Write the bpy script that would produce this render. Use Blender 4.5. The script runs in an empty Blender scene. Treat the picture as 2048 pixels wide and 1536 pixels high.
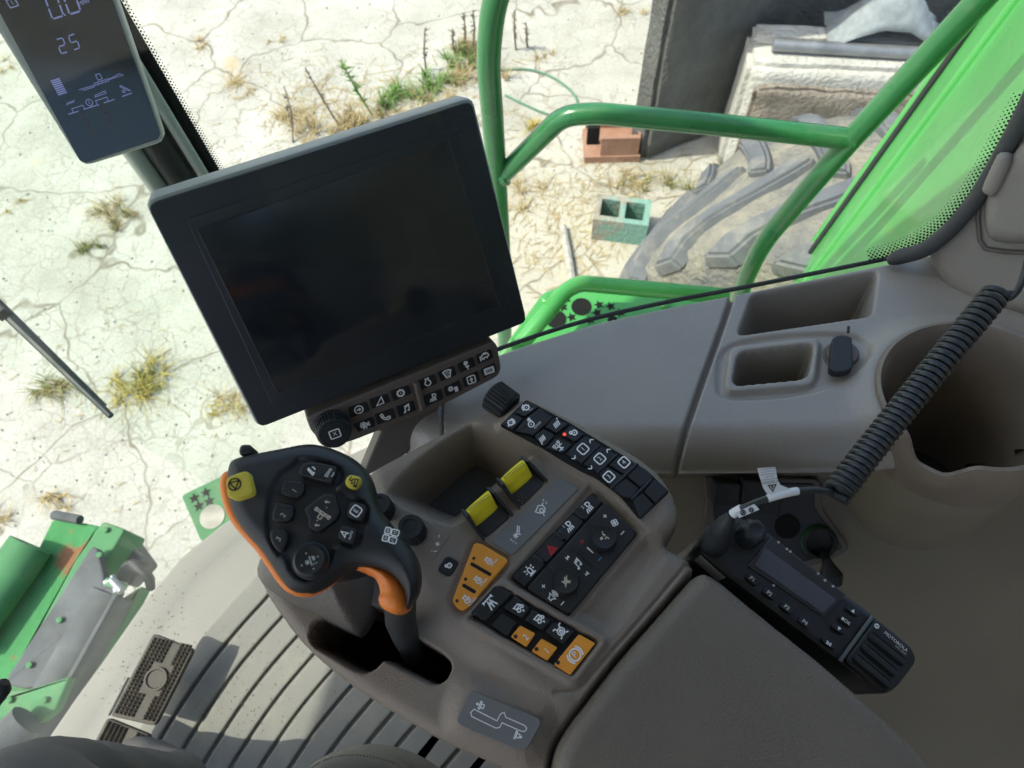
import bpy, bmesh, math, random
import numpy as np
from mathutils import Vector, Matrix, noise
from math import pi, sin, cos, radians, sqrt, atan2

random.seed(7)
SC = bpy.context.scene
COL = SC.collection

# ---------------------------------------------------------------- camera
CZ = 3.7                      # camera height above the concrete yard
F = 1420.0                    # focal length in pixels of a 2048 wide frame
_n = np.array([(1080 - 1024) / F, (1450 - 768) / F, 1.0]); NAD = _n / np.linalg.norm(_n)
_e = np.array([1.0, 0, 0]) - NAD[0] * NAD; E1 = _e / np.linalg.norm(_e)
E2 = np.cross(E1, NAD)
cam_d = bpy.data.cameras.new('camera')
cam = bpy.data.objects.new('camera', cam_d); COL.objects.link(cam)
cam_d.sensor_width = 36.0
cam_d.lens = F / 2048 * 36.0
cam_d.clip_start = 0.02
cam_d.clip_end = 400
_right = Vector((E1[0], E2[0], -NAD[0])); _up = -Vector((E1[1], E2[1], -NAD[1])); _back = -Vector((E1[2], E2[2], -NAD[2]))
_m = Matrix((_right, _up, _back)).transposed().to_4x4(); _m.translation = (0, 0, CZ)
cam.matrix_world = _m
cam_d.dof.use_dof = True
cam_d.dof.focus_distance = 0.55
cam_d.dof.aperture_fstop = 13
SC.camera = cam

# ---------------------------------------------------------------- light
SUN_AZ, SUN_EL = radians(186), radians(57)
world = bpy.data.worlds.new('World'); SC.world = world; world.use_nodes = True
wn = world.node_tree.nodes; wl = world.node_tree.links
sky_n = wn.new('ShaderNodeTexSky'); sky_n.sky_type = 'NISHITA'; sky_n.sun_disc = False
sky_n.sun_elevation = SUN_EL; sky_n.sun_rotation = atan2(cos(SUN_AZ), sin(SUN_AZ))
sky_n.air_density = 1.0; sky_n.dust_density = 3.0; sky_n.ozone_density = 1.0
bg = wn['Background']; bg.inputs['Strength'].default_value = 0.15
wl.new(sky_n.outputs[0], bg.inputs[0])
sun_d = bpy.data.lights.new('sun', 'SUN'); sun_d.energy = 2.2; sun_d.angle = radians(0.6); sun_d.color = (1.0, 0.95, 0.86)
sun = bpy.data.objects.new('sun', sun_d); COL.objects.link(sun)
_sd = Vector((cos(SUN_AZ) * cos(SUN_EL), sin(SUN_AZ) * cos(SUN_EL), sin(SUN_EL)))
sun.rotation_euler = _sd.to_track_quat('Z', 'Y').to_euler(); sun.location = (-8, 3, 14)
SC.view_settings.view_transform = 'Standard'; SC.view_settings.look = 'None'
SC.view_settings.gamma = 1.0; SC.view_settings.use_curve_mapping = False
SC.view_settings.exposure = 1.08
SC.render.engine = 'CYCLES'
SC.cycles.use_denoising = True
SC.cycles.max_bounces = 6; SC.cycles.diffuse_bounces = 3; SC.cycles.glossy_bounces = 2; SC.cycles.transparent_max_bounces = 12
SC.cycles.use_adaptive_sampling = True; SC.cycles.adaptive_threshold = .02
SC.cycles.caustics_reflective = False; SC.cycles.caustics_refractive = False
SC.cycles.sample_clamp_indirect = 8.0

# ---------------------------------------------------------------- helpers
def ray(px, py):
    p = np.array([(px - 1024) / F, (py - 768) / F, 1.0])
    return Vector((float(E1 @ p), float(E2 @ p), float(-NAD @ p)))
CAM = Vector((0, 0, CZ))
def at(px, py, z):            # point of the plane z metres above the camera (negative: below)
    r = ray(px, py); return CAM + r * (z / r.z)
def at_t(px, py, t):
    return CAM + ray(px, py) * t
def on(px, py, P0, n):
    r = ray(px, py); return CAM + r * ((P0 - CAM).dot(n) / r.dot(n))

class Frame:
    """a plane in the scene: origin, two axes and a normal"""
    def __init__(s, O, u, n):
        s.O = Vector(O); s.n = Vector(n).normalized(); u = Vector(u)
        s.u = (u - s.n * u.dot(s.n)).normalized(); s.v = s.n.cross(s.u)
        s.M = Matrix((s.u, s.v, s.n)).transposed().to_4x4(); s.M.translation = s.O
    def px(s, x, y, h=0.0):
        p = on(x, y, s.O + s.n * h, s.n) - s.O
        return Vector((p.dot(s.u), p.dot(s.v)))
    def w(s, a, b, h=0.0):
        return s.O + s.u * a + s.v * b + s.n * h
def hplane(z): return Frame((0, 0, CZ + z), (1, 0, 0), (0, 0, 1))

def tag(o, label=None, cat=None, group=None, kind=None):
    if label: o['label'] = label
    if cat: o['category'] = cat
    if group: o['group'] = group
    if kind: o['kind'] = kind
    return o
def adopt(o, parent):
    o.parent = parent
    m = Matrix.Identity(4)
    p = parent
    m = wmat(parent)
    o.matrix_parent_inverse = m.inverted()
WM = {}
def wmat(o):
    return WM.get(o.name, Matrix.Identity(4))
def empty(name, loc):
    o = bpy.data.objects.new(name, None); COL.objects.link(o); o.location = loc
    o.empty_display_size = 0.05
    WM[o.name] = Matrix.Translation(Vector(loc)); return o
def link_mesh(name, me, mat, parent=None, M=None):
    o = bpy.data.objects.new(name, me); COL.objects.link(o)
    if mat and not me.materials: me.materials.append(mat)
    M = M or Matrix.Identity(4)
    o.matrix_basis = M
    WM[o.name] = M.copy()
    if parent is not None: adopt(o, parent)
    return o
def mk(name, V, Fc, mat, parent=None, M=None, smooth=True, ang=38):
    me = bpy.data.meshes.new(name)
    me.from_pydata([tuple(v) for v in V], [], [tuple(f) for f in Fc]); me.update()
    if smooth:
        me.polygons.foreach_set('use_smooth', [True] * len(me.polygons))
        if ang: me.set_sharp_from_angle(angle=radians(ang))
    return link_mesh(name, me, mat, parent, M)

def area2(P): return sum(P[i - 1][0] * P[i][1] - P[i][0] * P[i - 1][1] for i in range(len(P))) / 2
def ccw(P):
    P = [Vector((p[0], p[1])) for p in P]
    return P if area2(P) > 0 else P[::-1]
def roundpoly(P, r, seg=3):
    P = ccw(P); n = len(P); out = []
    if r <= 0: return P
    for i in range(n):
        a, b, c = P[i - 1], P[i], P[(i + 1) % n]
        d1 = a - b; d2 = c - b
        l1, l2 = d1.length, d2.length
        if l1 < 1e-7 or l2 < 1e-7: continue
        t = min(r, l1 * .45, l2 * .45)
        p0 = b + d1 / l1 * t; p2 = b + d2 / l2 * t
        for k in range(seg + 1):
            s = k / seg
            out.append(p0 * (1 - s) ** 2 + b * 2 * s * (1 - s) + p2 * s * s)
    return out
def offset(P, d):             # grow a counter-clockwise polygon outwards by d (negative: inset)
    n = len(P); out = []
    for i in range(n):
        a, b, c = P[i - 1], P[i], P[(i + 1) % n]
        u = (b - a); v = (c - b)
        if u.length < 1e-9: u = v
        if v.length < 1e-9: v = u
        u = u.normalized(); v = v.normalized()
        n1 = Vector((u.y, -u.x)); n2 = Vector((v.y, -v.x))
        m = n1 + n2
        l = m.length
        m = m / l if l > 1e-6 else n1
        k = max(.4, m.dot(n1))
        out.append(b + m * (d / k))
    return out
def smoothloop(P, it=2):      # Chaikin
    P = [Vector((p[0], p[1])) for p in P]
    for _ in range(it):
        Q = []
        for i in range(len(P)):
            a, b = P[i], P[(i + 1) % len(P)]
            Q += [a * .75 + b * .25, a * .25 + b * .75]
        P = Q
    return P
def smoothline(P, it=2):
    P = [Vector(p) for p in P]
    for _ in range(it):
        Q = [P[0]]
        for a, b in zip(P, P[1:]): Q += [a * .75 + b * .25, a * .25 + b * .75]
        Q.append(P[-1]); P = Q
    return P
def prism(name, P, fr, h0, h1, mat, parent=None, bev=0.001, r=0.0, seg=3, bseg=2, grow=0.0, dome=0.0):
    """a slab with the outline P on the frame fr, from height h0 to h1, top edge rounded"""
    P = roundpoly(P, r, seg) if r else ccw(P)
    if grow: P = offset(P, grow)
    n = len(P); rings = [(0, h0)]
    for k in range(bseg + 1):
        a = k / bseg * pi / 2
        rings.append((bev * (1 - cos(a)), h1 - bev * (1 - sin(a))))
    rings.append((bev * 1.2 + .00008, h1))
    V = []; Fc = []
    for ins, h in rings:
        Q = offset(P, -ins) if ins > 0 else P
        V += [(q[0], q[1], h) for q in Q]
    for k in range(len(rings) - 1):
        for i in range(n):
            j = (i + 1) % n
            Fc.append((k * n + i, k * n + j, (k + 1) * n + j, (k + 1) * n + i))
    b = (len(rings) - 1) * n
    Fc.append(tuple(range(b, b + n))); Fc.append(tuple(reversed(range(n))))
    return mk(name, V, Fc, mat, parent, fr.M)
def pxs(fr, L, h=0.0): return [fr.px(x, y, h) for x, y in L]
def tube(name, pts, rad, mat, parent=None, n=10, cap=True, ret=False):
    pts = [Vector(p) for p in pts]
    rads = rad if isinstance(rad, (list, tuple)) else [rad] * len(pts)
    V = []; Fc = []; ref = None
    for i, p in enumerate(pts):
        t = (pts[min(i + 1, len(pts) - 1)] - pts[max(i - 1, 0)]).normalized()
        if ref is None:
            ref = t.orthogonal().normalized()
        ref = (ref - t * ref.dot(t)).normalized(); b = t.cross(ref)
        for k in range(n):
            a = 2 * pi * k / n
            V.append(p + (ref * cos(a) + b * sin(a)) * rads[i])
    for i in range(len(pts) - 1):
        for k in range(n):
            j = (k + 1) % n
            Fc.append((i * n + k, i * n + j, (i + 1) * n + j, (i + 1) * n + k))
    if cap:
        Fc.append(tuple(reversed(range(n)))); Fc.append(tuple(range((len(pts) - 1) * n, len(pts) * n)))
    if ret: return V, Fc
    return mk(name, V, Fc, mat, parent)
def fillet(pts, r, seg=5):    # round the corners of a 3-d path
    pts = [Vector(p) for p in pts]; out = [pts[0]]
    for a, b, c in zip(pts, pts[1:], pts[2:]):
        t = min(r, (a - b).length * .45, (c - b).length * .45)
        p0 = b + (a - b).normalized() * t; p2 = b + (c - b).normalized() * t
        for k in range(seg + 1):
            s = k / seg; out.append(p0 * (1 - s) ** 2 + b * 2 * s * (1 - s) + p2 * s * s)
    return out + [pts[-1]]
def lathe(name, prof, mat, parent=None, M=None, n=32, mod=None, ang=38, caps=(True, True)):
    V = []; Fc = []
    for r, z in prof:
        for k in range(n):
            a = 2 * pi * k / n; rr, zz = (r, z) if mod is None else mod(r, z, a)
            V.append((rr * cos(a), rr * sin(a), zz))
    for i in range(len(prof) - 1):
        for k in range(n):
            j = (k + 1) % n; Fc.append((i * n + k, i * n + j, (i + 1) * n + j, (i + 1) * n + k))
    if caps[1]: Fc.append(tuple(range((len(prof) - 1) * n, len(prof) * n)))
    if caps[0]: Fc.append(tuple(reversed(range(n))))
    return mk(name, V, Fc, mat, parent, M, ang=ang)
def box(name, x0, x1, y0, y1, z0, z1, mat, parent=None, M=None):
    V = [(x, y, z) for z in (z0, z1) for x, y in ((x0, y0), (x1, y0), (x1, y1), (x0, y1))]
    Fc = [(3, 2, 1, 0), (4, 5, 6, 7), (0, 1, 5, 4), (1, 2, 6, 5), (2, 3, 7, 6), (3, 0, 4, 7)]
    return mk(name, V, Fc, mat, parent, M, smooth=False)
def slab(name, W, n, th, mat, parent=None):   # polygon of world points given thickness against n
    n = Vector(n).normalized() * th; k = len(W)
    V = [Vector(p) for p in W] + [Vector(p) - n for p in W]
    Fc = [tuple(range(k)), tuple(reversed(range(k, 2 * k)))] + [(i, k + i, k + (i + 1) % k, (i + 1) % k) for i in range(k)]
    return mk(name, V, Fc, mat, parent, smooth=False)

# signed distance of many points to a polygon / polyline (negative inside)
def segd(X, Y, a, b):
    dx, dy = b[0] - a[0], b[1] - a[1]; L = dx * dx + dy * dy + 1e-18
    t = np.clip(((X - a[0]) * dx + (Y - a[1]) * dy) / L, 0, 1)
    return np.hypot(X - a[0] - t * dx, Y - a[1] - t * dy)
def sdline(X, Y, P):
    d = np.full(X.shape, 1e9)
    for a, b in zip(P, P[1:]): d = np.minimum(d, segd(X, Y, a, b))
    return d
def sdpoly(X, Y, P):
    P = [(p[0], p[1]) for p in P]
    d = sdline(X, Y, P + [P[0]]); ins = np.zeros(X.shape, bool)
    for i in range(len(P)):
        (x1, y1), (x2, y2) = P[i - 1], P[i]
        c = ((y1 > Y) != (y2 > Y)) & (X < (x2 - x1) * (Y - y1) / (y2 - y1 + 1e-18) + x1)
        ins ^= c
    return np.where(ins, -d, d)
def sst(a, b, x):
    t = np.clip((x - a) / (b - a), 0, 1); return t * t * (3 - 2 * t)
def puffy(name, P, fr, h0, h1, mat, parent=None, r=.01, st=.0009, extra=None):
    """a pad with a softly rounded edge: outline P, from h0 up to h1"""
    P = ccw(P); xs = [p[0] for p in P]; ys = [p[1] for p in P]
    X, Y = np.meshgrid(np.arange(min(xs) - 2 * st, max(xs) + 2 * st, st), np.arange(min(ys) - 2 * st, max(ys) + 2 * st, st))
    sd = -sdpoly(X, Y, P); t = np.clip(1 - (sd - st) / r, 0, 1)
    H = h1 - r * (1 - np.sqrt(1 - t * t * .999)) 
    if extra is not None: H = H + extra(X, Y, sd)
    H = np.where(sd < st * .9, h0 + (H - h0) * np.clip(sd / (st * .9), 0, 1), H)
    return heightfield(name, X, Y, H, None, mat, parent, fr.M, sd)
def heightfield(name, X, Y, H, keep, mat, parent=None, M=None, sd=None):
    ny, nx = X.shape
    idx = -np.ones((ny, nx), int)
    if sd is not None:           # snap the cells of the border onto the outline
        gy, gx = np.gradient(sd); st = X[0, 1] - X[0, 0]; gx = gx / st; gy = gy / st; g = np.hypot(gx, gy) + 1e-9
        out = sd < 0; X = np.where(out, X - gx / g * sd, X); Y = np.where(out, Y - gy / g * sd, Y)
        k2 = (sd > -1.6 * st) if keep is None else (keep & (sd > -1.6 * st)); ins = sd > 0
        kf = (k2[:-1, :-1] & k2[1:, :-1] & k2[:-1, 1:] & k2[1:, 1:]) & (ins[:-1, :-1] | ins[1:, :-1] | ins[:-1, 1:] | ins[1:, 1:])
    else:
        kf = keep[:-1, :-1] & keep[1:, :-1] & keep[:-1, 1:] & keep[1:, 1:]
    used = np.zeros((ny, nx), bool)
    used[:-1, :-1] |= kf; used[1:, :-1] |= kf; used[:-1, 1:] |= kf; used[1:, 1:] |= kf
    idx[used] = np.arange(used.sum())
    V = np.stack([X[used], Y[used], H[used]], 1)
    j, i = np.nonzero(kf)
    Fc = np.stack([idx[j, i], idx[j, i + 1], idx[j + 1, i + 1], idx[j + 1, i]], 1)
    me = bpy.data.meshes.new(name)
    me.vertices.add(len(V)); me.vertices.foreach_set('co', V.astype(np.float32).ravel())
    me.loops.add(Fc.size); me.loops.foreach_set('vertex_index', Fc.astype(np.int32).ravel())
    me.polygons.add(len(Fc)); me.polygons.foreach_set('loop_start', np.arange(0, Fc.size, 4, dtype=np.int32))
    me.polygons.foreach_set('use_smooth', np.ones(len(Fc), bool))
    me.update(calc_edges=True); me.validate()
    return link_mesh(name, me, mat, parent, M)

# ---------------------------------------------------------------- materials
def _mat(name):
    m = bpy.data.materials.new(name); m.use_nodes = True
    return m, m.node_tree.nodes, m.node_tree.links, m.node_tree.nodes['Principled BSDF']
def mat(name, col, rough=.5, spec=.5, metal=0., var=.12, vscale=12., bump=0., bscale=400., dust=0., dustcol=(.3, .26, .18), dscale=35., coat=0., emit=0., rvar=.1, speck=1.):
    m, N, L, B = _mat(name)
    B.inputs['Roughness'].default_value = rough; B.inputs['Metallic'].default_value = metal
    B.inputs['Specular IOR Level'].default_value = spec; B.inputs['Coat Weight'].default_value = coat
    tc = N.new('ShaderNodeTexCoord')
    nz = N.new('ShaderNodeTexNoise'); nz.inputs['Scale'].default_value = vscale; nz.inputs['Detail'].default_value = 3
    L.new(tc.outputs['Object'], nz.inputs['Vector'])
    cr = N.new('ShaderNodeMapRange'); cr.inputs[1].default_value = .3; cr.inputs[2].default_value = .7
    cr.inputs[3].default_value = 1 - var; cr.inputs[4].default_value = 1 + var
    L.new(nz.outputs[0], cr.inputs[0])
    mx = N.new('ShaderNodeVectorMath'); mx.operation = 'SCALE'; mx.inputs[0].default_value = col
    L.new(cr.outputs[0], mx.inputs['Scale'])
    out = mx.outputs[0]
    if rvar:
        rr = N.new('ShaderNodeMapRange'); rr.inputs[1].default_value = .3; rr.inputs[2].default_value = .7
        rr.inputs[3].default_value = max(.02, rough - rvar); rr.inputs[4].default_value = min(1, rough + rvar)
        L.new(nz.outputs[0], rr.inputs[0]); L.new(rr.outputs[0], B.inputs['Roughness'])
    if dust:
        d1 = N.new('ShaderNodeTexNoise'); d1.inputs['Scale'].default_value = dscale; d1.inputs['Detail'].default_value = 4; d1.inputs['Roughness'].default_value = .7
        L.new(tc.outputs['Object'], d1.inputs['Vector'])
        dr = N.new('ShaderNodeMapRange'); dr.inputs[1].default_value = .52; dr.inputs[2].default_value = .8; dr.inputs[4].default_value = dust
        L.new(d1.outputs[0], dr.inputs[0])
        sp = N.new('ShaderNodeTexVoronoi'); sp.inputs['Scale'].default_value = 260
        L.new(tc.outputs['Object'], sp.inputs['Vector'])
        s2 = N.new('ShaderNodeMapRange'); s2.inputs[1].default_value = .16; s2.inputs[2].default_value = .06; s2.inputs[4].default_value = speck
        L.new(sp.outputs['Distance'], s2.inputs[0])
        s3 = N.new('ShaderNodeMath'); s3.operation = 'MULTIPLY'; L.new(s2.outputs[0], s3.inputs[0]); L.new(dr.outputs[0], s3.inputs[1])
        s4 = N.new('ShaderNodeMath'); s4.operation = 'MULTIPLY_ADD'; s4.inputs[1].default_value = .45; L.new(dr.outputs[0], s4.inputs[0]); L.new(s3.outputs[0], s4.inputs[2]); s4.use_clamp = True
        mm = N.new('ShaderNodeMix'); mm.data_type = 'RGBA'
        L.new(s4.outputs[0], mm.inputs[0]); L.new(out, mm.inputs[6]); mm.inputs[7].default_value = (*dustcol, 1)
        out = mm.outputs[2]
    L.new(out, B.inputs['Base Color'])
    if bump:
        bz = N.new('ShaderNodeTexNoise'); bz.inputs['Scale'].default_value = bscale; bz.inputs['Detail'].default_value = 1
        L.new(tc.outputs['Object'], bz.inputs['Vector'])
        b = N.new('ShaderNodeBump'); b.inputs['Strength'].default_value = bump; b.inputs['Distance'].default_value = .0006
        L.new(bz.outputs[0], b.inputs['Height']); L.new(b.outputs[0], B.inputs['Normal'])
    if emit:
        B.inputs['Emission Color'].default_value = (*col, 1); B.inputs['Emission Strength'].default_value = emit
    return m
BROWN = (.212, .172, .132)
m_brown = mat('brown_plastic', BROWN, .5, .5, bump=.6, bscale=800, dust=.6, var=.08)
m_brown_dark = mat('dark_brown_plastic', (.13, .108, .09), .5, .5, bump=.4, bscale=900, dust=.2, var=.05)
m_sill = mat('sky_lit_brown_plastic', (.30, .275, .24), .36, .7, bump=.45, bscale=800, dust=.5, var=.06)  # the console's brown plastic, lightened and greyed to carry the sky's sheen
m_tan = mat('tan_plastic', (.215, .187, .135), .55, .4, bump=.5, bscale=700, dust=.1, var=.06)
m_pillar = mat('pillar_plastic', (.27, .245, .205), .55, .4, bump=.4, bscale=700, var=.04)
m_seal = mat('seal_rubber', (.055, .057, .055), .6, .4, bump=0, dust=.2)
m_black = mat('black_plastic', (.015, .0165, .018), .42, .5, bump=0, dust=.12, dustcol=(.09, .085, .07))
m_bezel = mat('bezel_black', (.019, .023, .027), .4, .5, bump=0, dust=.3, dustcol=(.06, .06, .055), var=.1)
m_grip = mat('grip_rubber', (.014, .016, .0185), .5, .5, bump=0, dust=.08, dustcol=(.1, .1, .09), var=.08)
m_key = mat('key_black', (.0125, .0145, .017), .42, .5, bump=0, dust=.12, dustcol=(.08, .075, .06))
m_key2 = mat('key_groove_black', (.006, .0065, .007), .6, .3, dust=.25, dustcol=(.09, .075, .05))
m_ink = mat('white_print', (.82, .84, .82), .6, .3, var=.04)
m_inkg = mat('grey_print', (.45, .47, .46), .6, .3, var=.04)
m_inkk = mat('dark_print', (.02, .02, .018), .6, .3)
m_inkr = mat('red_print', (.55, .03, .03), .6, .3)
m_inkb = mat('blue_print', (.05, .22, .42), .6, .3)
m_inky = mat('cream_print', (.55, .50, .38), .6, .3)
m_led = mat('dark_lens', (.03, .035, .038), .25, .5)
m_ledr = mat('red_indicator', (.9, .06, .03), .3, .5, emit=.6)
m_okey = mat('orange_key', (.80, .31, .03), .5, .45, bump=0, dust=.2, var=.04)
m_ogrip = mat('orange_grip', (.88, .24, .03), .4, .5, var=.03)
m_yel = mat('yellow_switch', (.92, .80, .03), .38, .5, var=.05, dust=.1)
m_yel2 = mat('dull_yellow_key', (.60, .50, .06), .5, .4, var=.06)
m_plate = mat('grey_plate', (.155, .16, .152), .5, .4, bump=0, dust=.25)
m_rub = mat('black_rubber', (.022, .025, .026), .55, .45, bump=0, dust=.15, dustcol=(.1, .1, .09))
m_cord = mat('cord_rubber', (.021, .027, .028), .38, .5, var=.1)
m_white = mat('white_label', (.7, .72, .72), .45, .4, var=.05)
m_frame = mat('silver_grey_bezel', (.36, .37, .34), .45, .5, var=.05)
m_lcd = mat('lcd_print', (.30, .31, .62), .5, .4, emit=.10, var=.03)
m_green = mat('green_paint', (.075, .36, .085), .3, .5, var=.12, vscale=3, coat=.3, dust=.3, dustcol=(.35, .33, .2), dscale=9)
m_green2 = mat('dark_green_paint', (.032, .185, .06), .3, .5, var=.15, vscale=6, coat=.4, dust=.5, dustcol=(.3, .3, .2), dscale=9)
m_greenw = mat('worn_green_paint', (.055, .25, .08), .75, .2, var=.2, vscale=5, dust=3., dustcol=(.30, .13, .06), dscale=5)
m_greend = mat('dusty_green_paint', (.085, .235, .105), .75, .2, var=.25, vscale=5, dust=1.2, dustcol=(.33, .30, .20), dscale=7)
m_steel = mat('dull_steel', (.11, .118, .122), .75, .2, metal=.0, var=.3, vscale=7, dust=.5, dustcol=(.3, .3, .28), dscale=10)
m_steel2 = mat('worn_steel', (.30, .31, .32), .4, .5, metal=.5, var=.2, vscale=9)
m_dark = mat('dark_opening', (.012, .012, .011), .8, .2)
m_wood = mat('weathered_stick', (.38, .36, .31), .8, .2, var=.3, vscale=30)
m_cloth = mat('grey_trousers', (.125, .115, .112), .9, .1, var=.12, bump=.8, bscale=500)

def leather(name, col, scale, strength, rough=.5):
    m, N, L, B = _mat(name)
    tc = N.new('ShaderNodeTexCoord'); mp = N.new('ShaderNodeMapping'); mp.inputs['Scale'].default_value = (1, 1, 1)
    L.new(tc.outputs['Object'], mp.inputs[0])
    nz = N.new('ShaderNodeTexNoise'); nz.inputs['Scale'].default_value = 14; nz.inputs['Detail'].default_value = 5
    L.new(mp.outputs[0], nz.inputs['Vector'])
    vm = N.new('ShaderNodeVectorMath'); vm.operation = 'MULTIPLY_ADD'; vm.inputs[1].default_value = (.022, .022, .022)
    L.new(nz.outputs['Color'], vm.inputs[0]); L.new(mp.outputs[0], vm.inputs[2])
    vo = N.new('ShaderNodeTexVoronoi'); vo.feature = 'DISTANCE_TO_EDGE'; vo.inputs['Scale'].default_value = scale
    L.new(vm.outputs[0], vo.inputs['Vector'])
    mr = N.new('ShaderNodeMapRange'); mr.inputs[2].default_value = .2; L.new(vo.outputs['Distance'], mr.inputs[0])
    n2 = N.new('ShaderNodeTexNoise'); n2.inputs['Scale'].default_value = scale * 1.7; n2.inputs['Detail'].default_value = 5; L.new(vm.outputs[0], n2.inputs['Vector'])
    ad = N.new('ShaderNodeMath'); ad.operation = 'MULTIPLY_ADD'; ad.inputs[1].default_value = 1.1
    L.new(n2.outputs[0], ad.inputs[0]); L.new(mr.outputs[0], ad.inputs[2])
    b = N.new('ShaderNodeBump'); b.inputs['Strength'].default_value = strength; b.inputs['Distance'].default_value = .0009
    L.new(ad.outputs[0], b.inputs['Height']); L.new(b.outputs[0], B.inputs['Normal'])
    n3 = N.new('ShaderNodeTexNoise'); n3.inputs['Scale'].default_value = 9; n3.inputs['Detail'].default_value = 6; L.new(tc.outputs['Object'], n3.inputs['Vector'])
    r3 = N.new('ShaderNodeMapRange'); r3.inputs[1].default_value = .3; r3.inputs[2].default_value = .7; r3.inputs[3].default_value = .88; r3.inputs[4].default_value = 1.12
    L.new(n3.outputs[0], r3.inputs[0])
    mx = N.new('ShaderNodeVectorMath'); mx.operation = 'SCALE'; mx.inputs[0].default_value = col; L.new(r3.outputs[0], mx.inputs['Scale'])
    L.new(mx.outputs[0], B.inputs['Base Color']); B.inputs['Roughness'].default_value = rough
    return m
m_pad = leather('armrest_leather', (.152, .126, .097), 420, .3, .5)
m_seat = leather('seat_leather', (.13, .118, .10), 520, .25, .5)

def glass(name, tint, gloss=.9):
    m, N, L, B = _mat(name); N.remove(B)
    t = N.new('ShaderNodeBsdfTransparent'); t.inputs[0].default_value = (*tint, 1)
    g = N.new('ShaderNodeBsdfGlossy'); g.inputs['Roughness'].default_value = .02; g.inputs[0].default_value = (gloss,) * 3 + (1,)
    lw = N.new('ShaderNodeLayerWeight'); lw.inputs[0].default_value = .5
    pw = N.new('ShaderNodeMath'); pw.operation = 'POWER'; pw.inputs[1].default_value = 5; L.new(lw.outputs['Facing'], pw.inputs[0])
    f = N.new('ShaderNodeMath'); f.operation = 'MULTIPLY_ADD'; f.inputs[1].default_value = .25; f.inputs[2].default_value = .015; L.new(pw.outputs[0], f.inputs[0])
    mx = N.new('ShaderNodeMixShader'); L.new(f.outputs[0], mx.inputs[0]); L.new(t.outputs[0], mx.inputs[1]); L.new(g.outputs[0], mx.inputs[2])
    L.new(mx.outputs[0], N['Material Output'].inputs[0]); return m
m_glass = glass('tinted_glass', (.955, .985, .962))
m_film = glass('display_film', (.6, .62, .64))

# small print: strokes and filled shapes laid just above a face
def ribbon(P, w, closed=False):
    P = [Vector((p[0], p[1])) for p in P]; n = len(P); V = []; Fc = []
    for i in range(n):
        a = P[i - 1] if (i > 0 or closed) else P[i]; c = P[(i + 1) % n] if (i < n - 1 or closed) else P[i]
        u = (P[i] - a); v = (c - P[i])
        if u.length < 1e-9: u = v
        if v.length < 1e-9: v = u
        u = u.normalized(); v = v.normalized()
        n1 = Vector((-u.y, u.x)); n2 = Vector((-v.y, v.x)); m = n1 + n2
        m = m.normalized() if m.length > 1e-6 else n1
        k = max(.5, m.dot(n1))
        V += [P[i] + m * (w / 2 / k), P[i] - m * (w / 2 / k)]
    for i in range(n if closed else n - 1):
        j = (i + 1) % n; Fc.append((2 * i, 2 * i + 1, 2 * j + 1, 2 * j))
    return V, Fc
TXT = {}
def text2d(s):
    if s not in TXT:
        c = bpy.data.curves.new('t', 'FONT'); c.body = s; c.size = 1; c.align_x = 'CENTER'; c.align_y = 'CENTER'; c.resolution_u = 3
        o = bpy.data.objects.new('t', c); COL.objects.link(o)
        me = bpy.data.meshes.new_from_object(o)
        V = [(v.co.x, v.co.y) for v in me.vertices]; Fc = [tuple(p.vertices) for p in me.polygons]
        bpy.data.objects.remove(o); bpy.data.curves.remove(c); bpy.data.meshes.remove(me)
        TXT[s] = (V, Fc)
    return TXT[s]
def arc(cx, cy, r, a0=0, a1=360, n=14, ry=None):
    full = abs(a1 - a0) >= 360; m = n if full else n + 1
    return [(cx + r * cos(radians(a0 + (a1 - a0) * k / n)), cy + (ry or r) * sin(radians(a0 + (a1 - a0) * k / n))) for k in range(m)]
def rrect(cx, cy, w, h, r=.2):
    return [tuple(p) for p in roundpoly([(cx - w, cy - h), (cx + w, cy - h), (cx + w, cy + h), (cx - w, cy + h)], r)]
def S(*p): return ('s', list(p))
def SC_(p): return ('c', p)
def FL(p): return ('f', p)
def T(s, x=0, y=0, k=1.): return ('t', s, x, y, k)
def gear(cx, cy, r, n=8):
    P = []
    for k in range(n):
        for a, rr in ((-.3, 1), (-.16, 1.32), (.16, 1.32), (.3, 1)):
            t = 2 * pi * (k + a) / n; P.append((cx + r * rr * cos(t), cy + r * rr * sin(t)))
    return [SC_(P), FL(arc(cx, cy, r * .22, n=8))]
flask = arc(0, -.2, .62, 115, 425, 16)
flask = [SC_([(-.35, .85), (-.26, .42)] + arc(0, -.2, .62, 118, 422, 14) + [(.26, .42), (.35, .85)])]
lamp = [SC_([(-.1, .1), (-.1, .9)] + arc(.1, .5, .5, 70, -70, 8, .4) + [(-.1, .1)]), S((-.5, .0), (-.9, -.7)), S((-.2, -.05), (-.45, -.75)), S((.1, -.05), (0, -.75)), S((.4, -.05), (.4, -.75))]
lock = [SC_(rrect(.15, -.15, .5, .5, .4)), S(*([(-.15, .2)] + [(-.25, .45)] + arc(-.4, .35, .28, 60, 240, 8) + [(-.3, -.1)])), S((.15, -.25), (.15, 0))]
reel = [S((-.75, -.6), (-.45, .4)), S((-.4, -.6), (-.1, .4)), S((-.05, -.6), (.25, .4)), S((.3, -.6), (.6, .4))]
def boxed(s): return [SC_(rrect(0, 0, .9, .9, .45)), T(s, 0, 0, 1.25)]
nmin = [T('n/min', 0, -.95, .75)]
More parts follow.
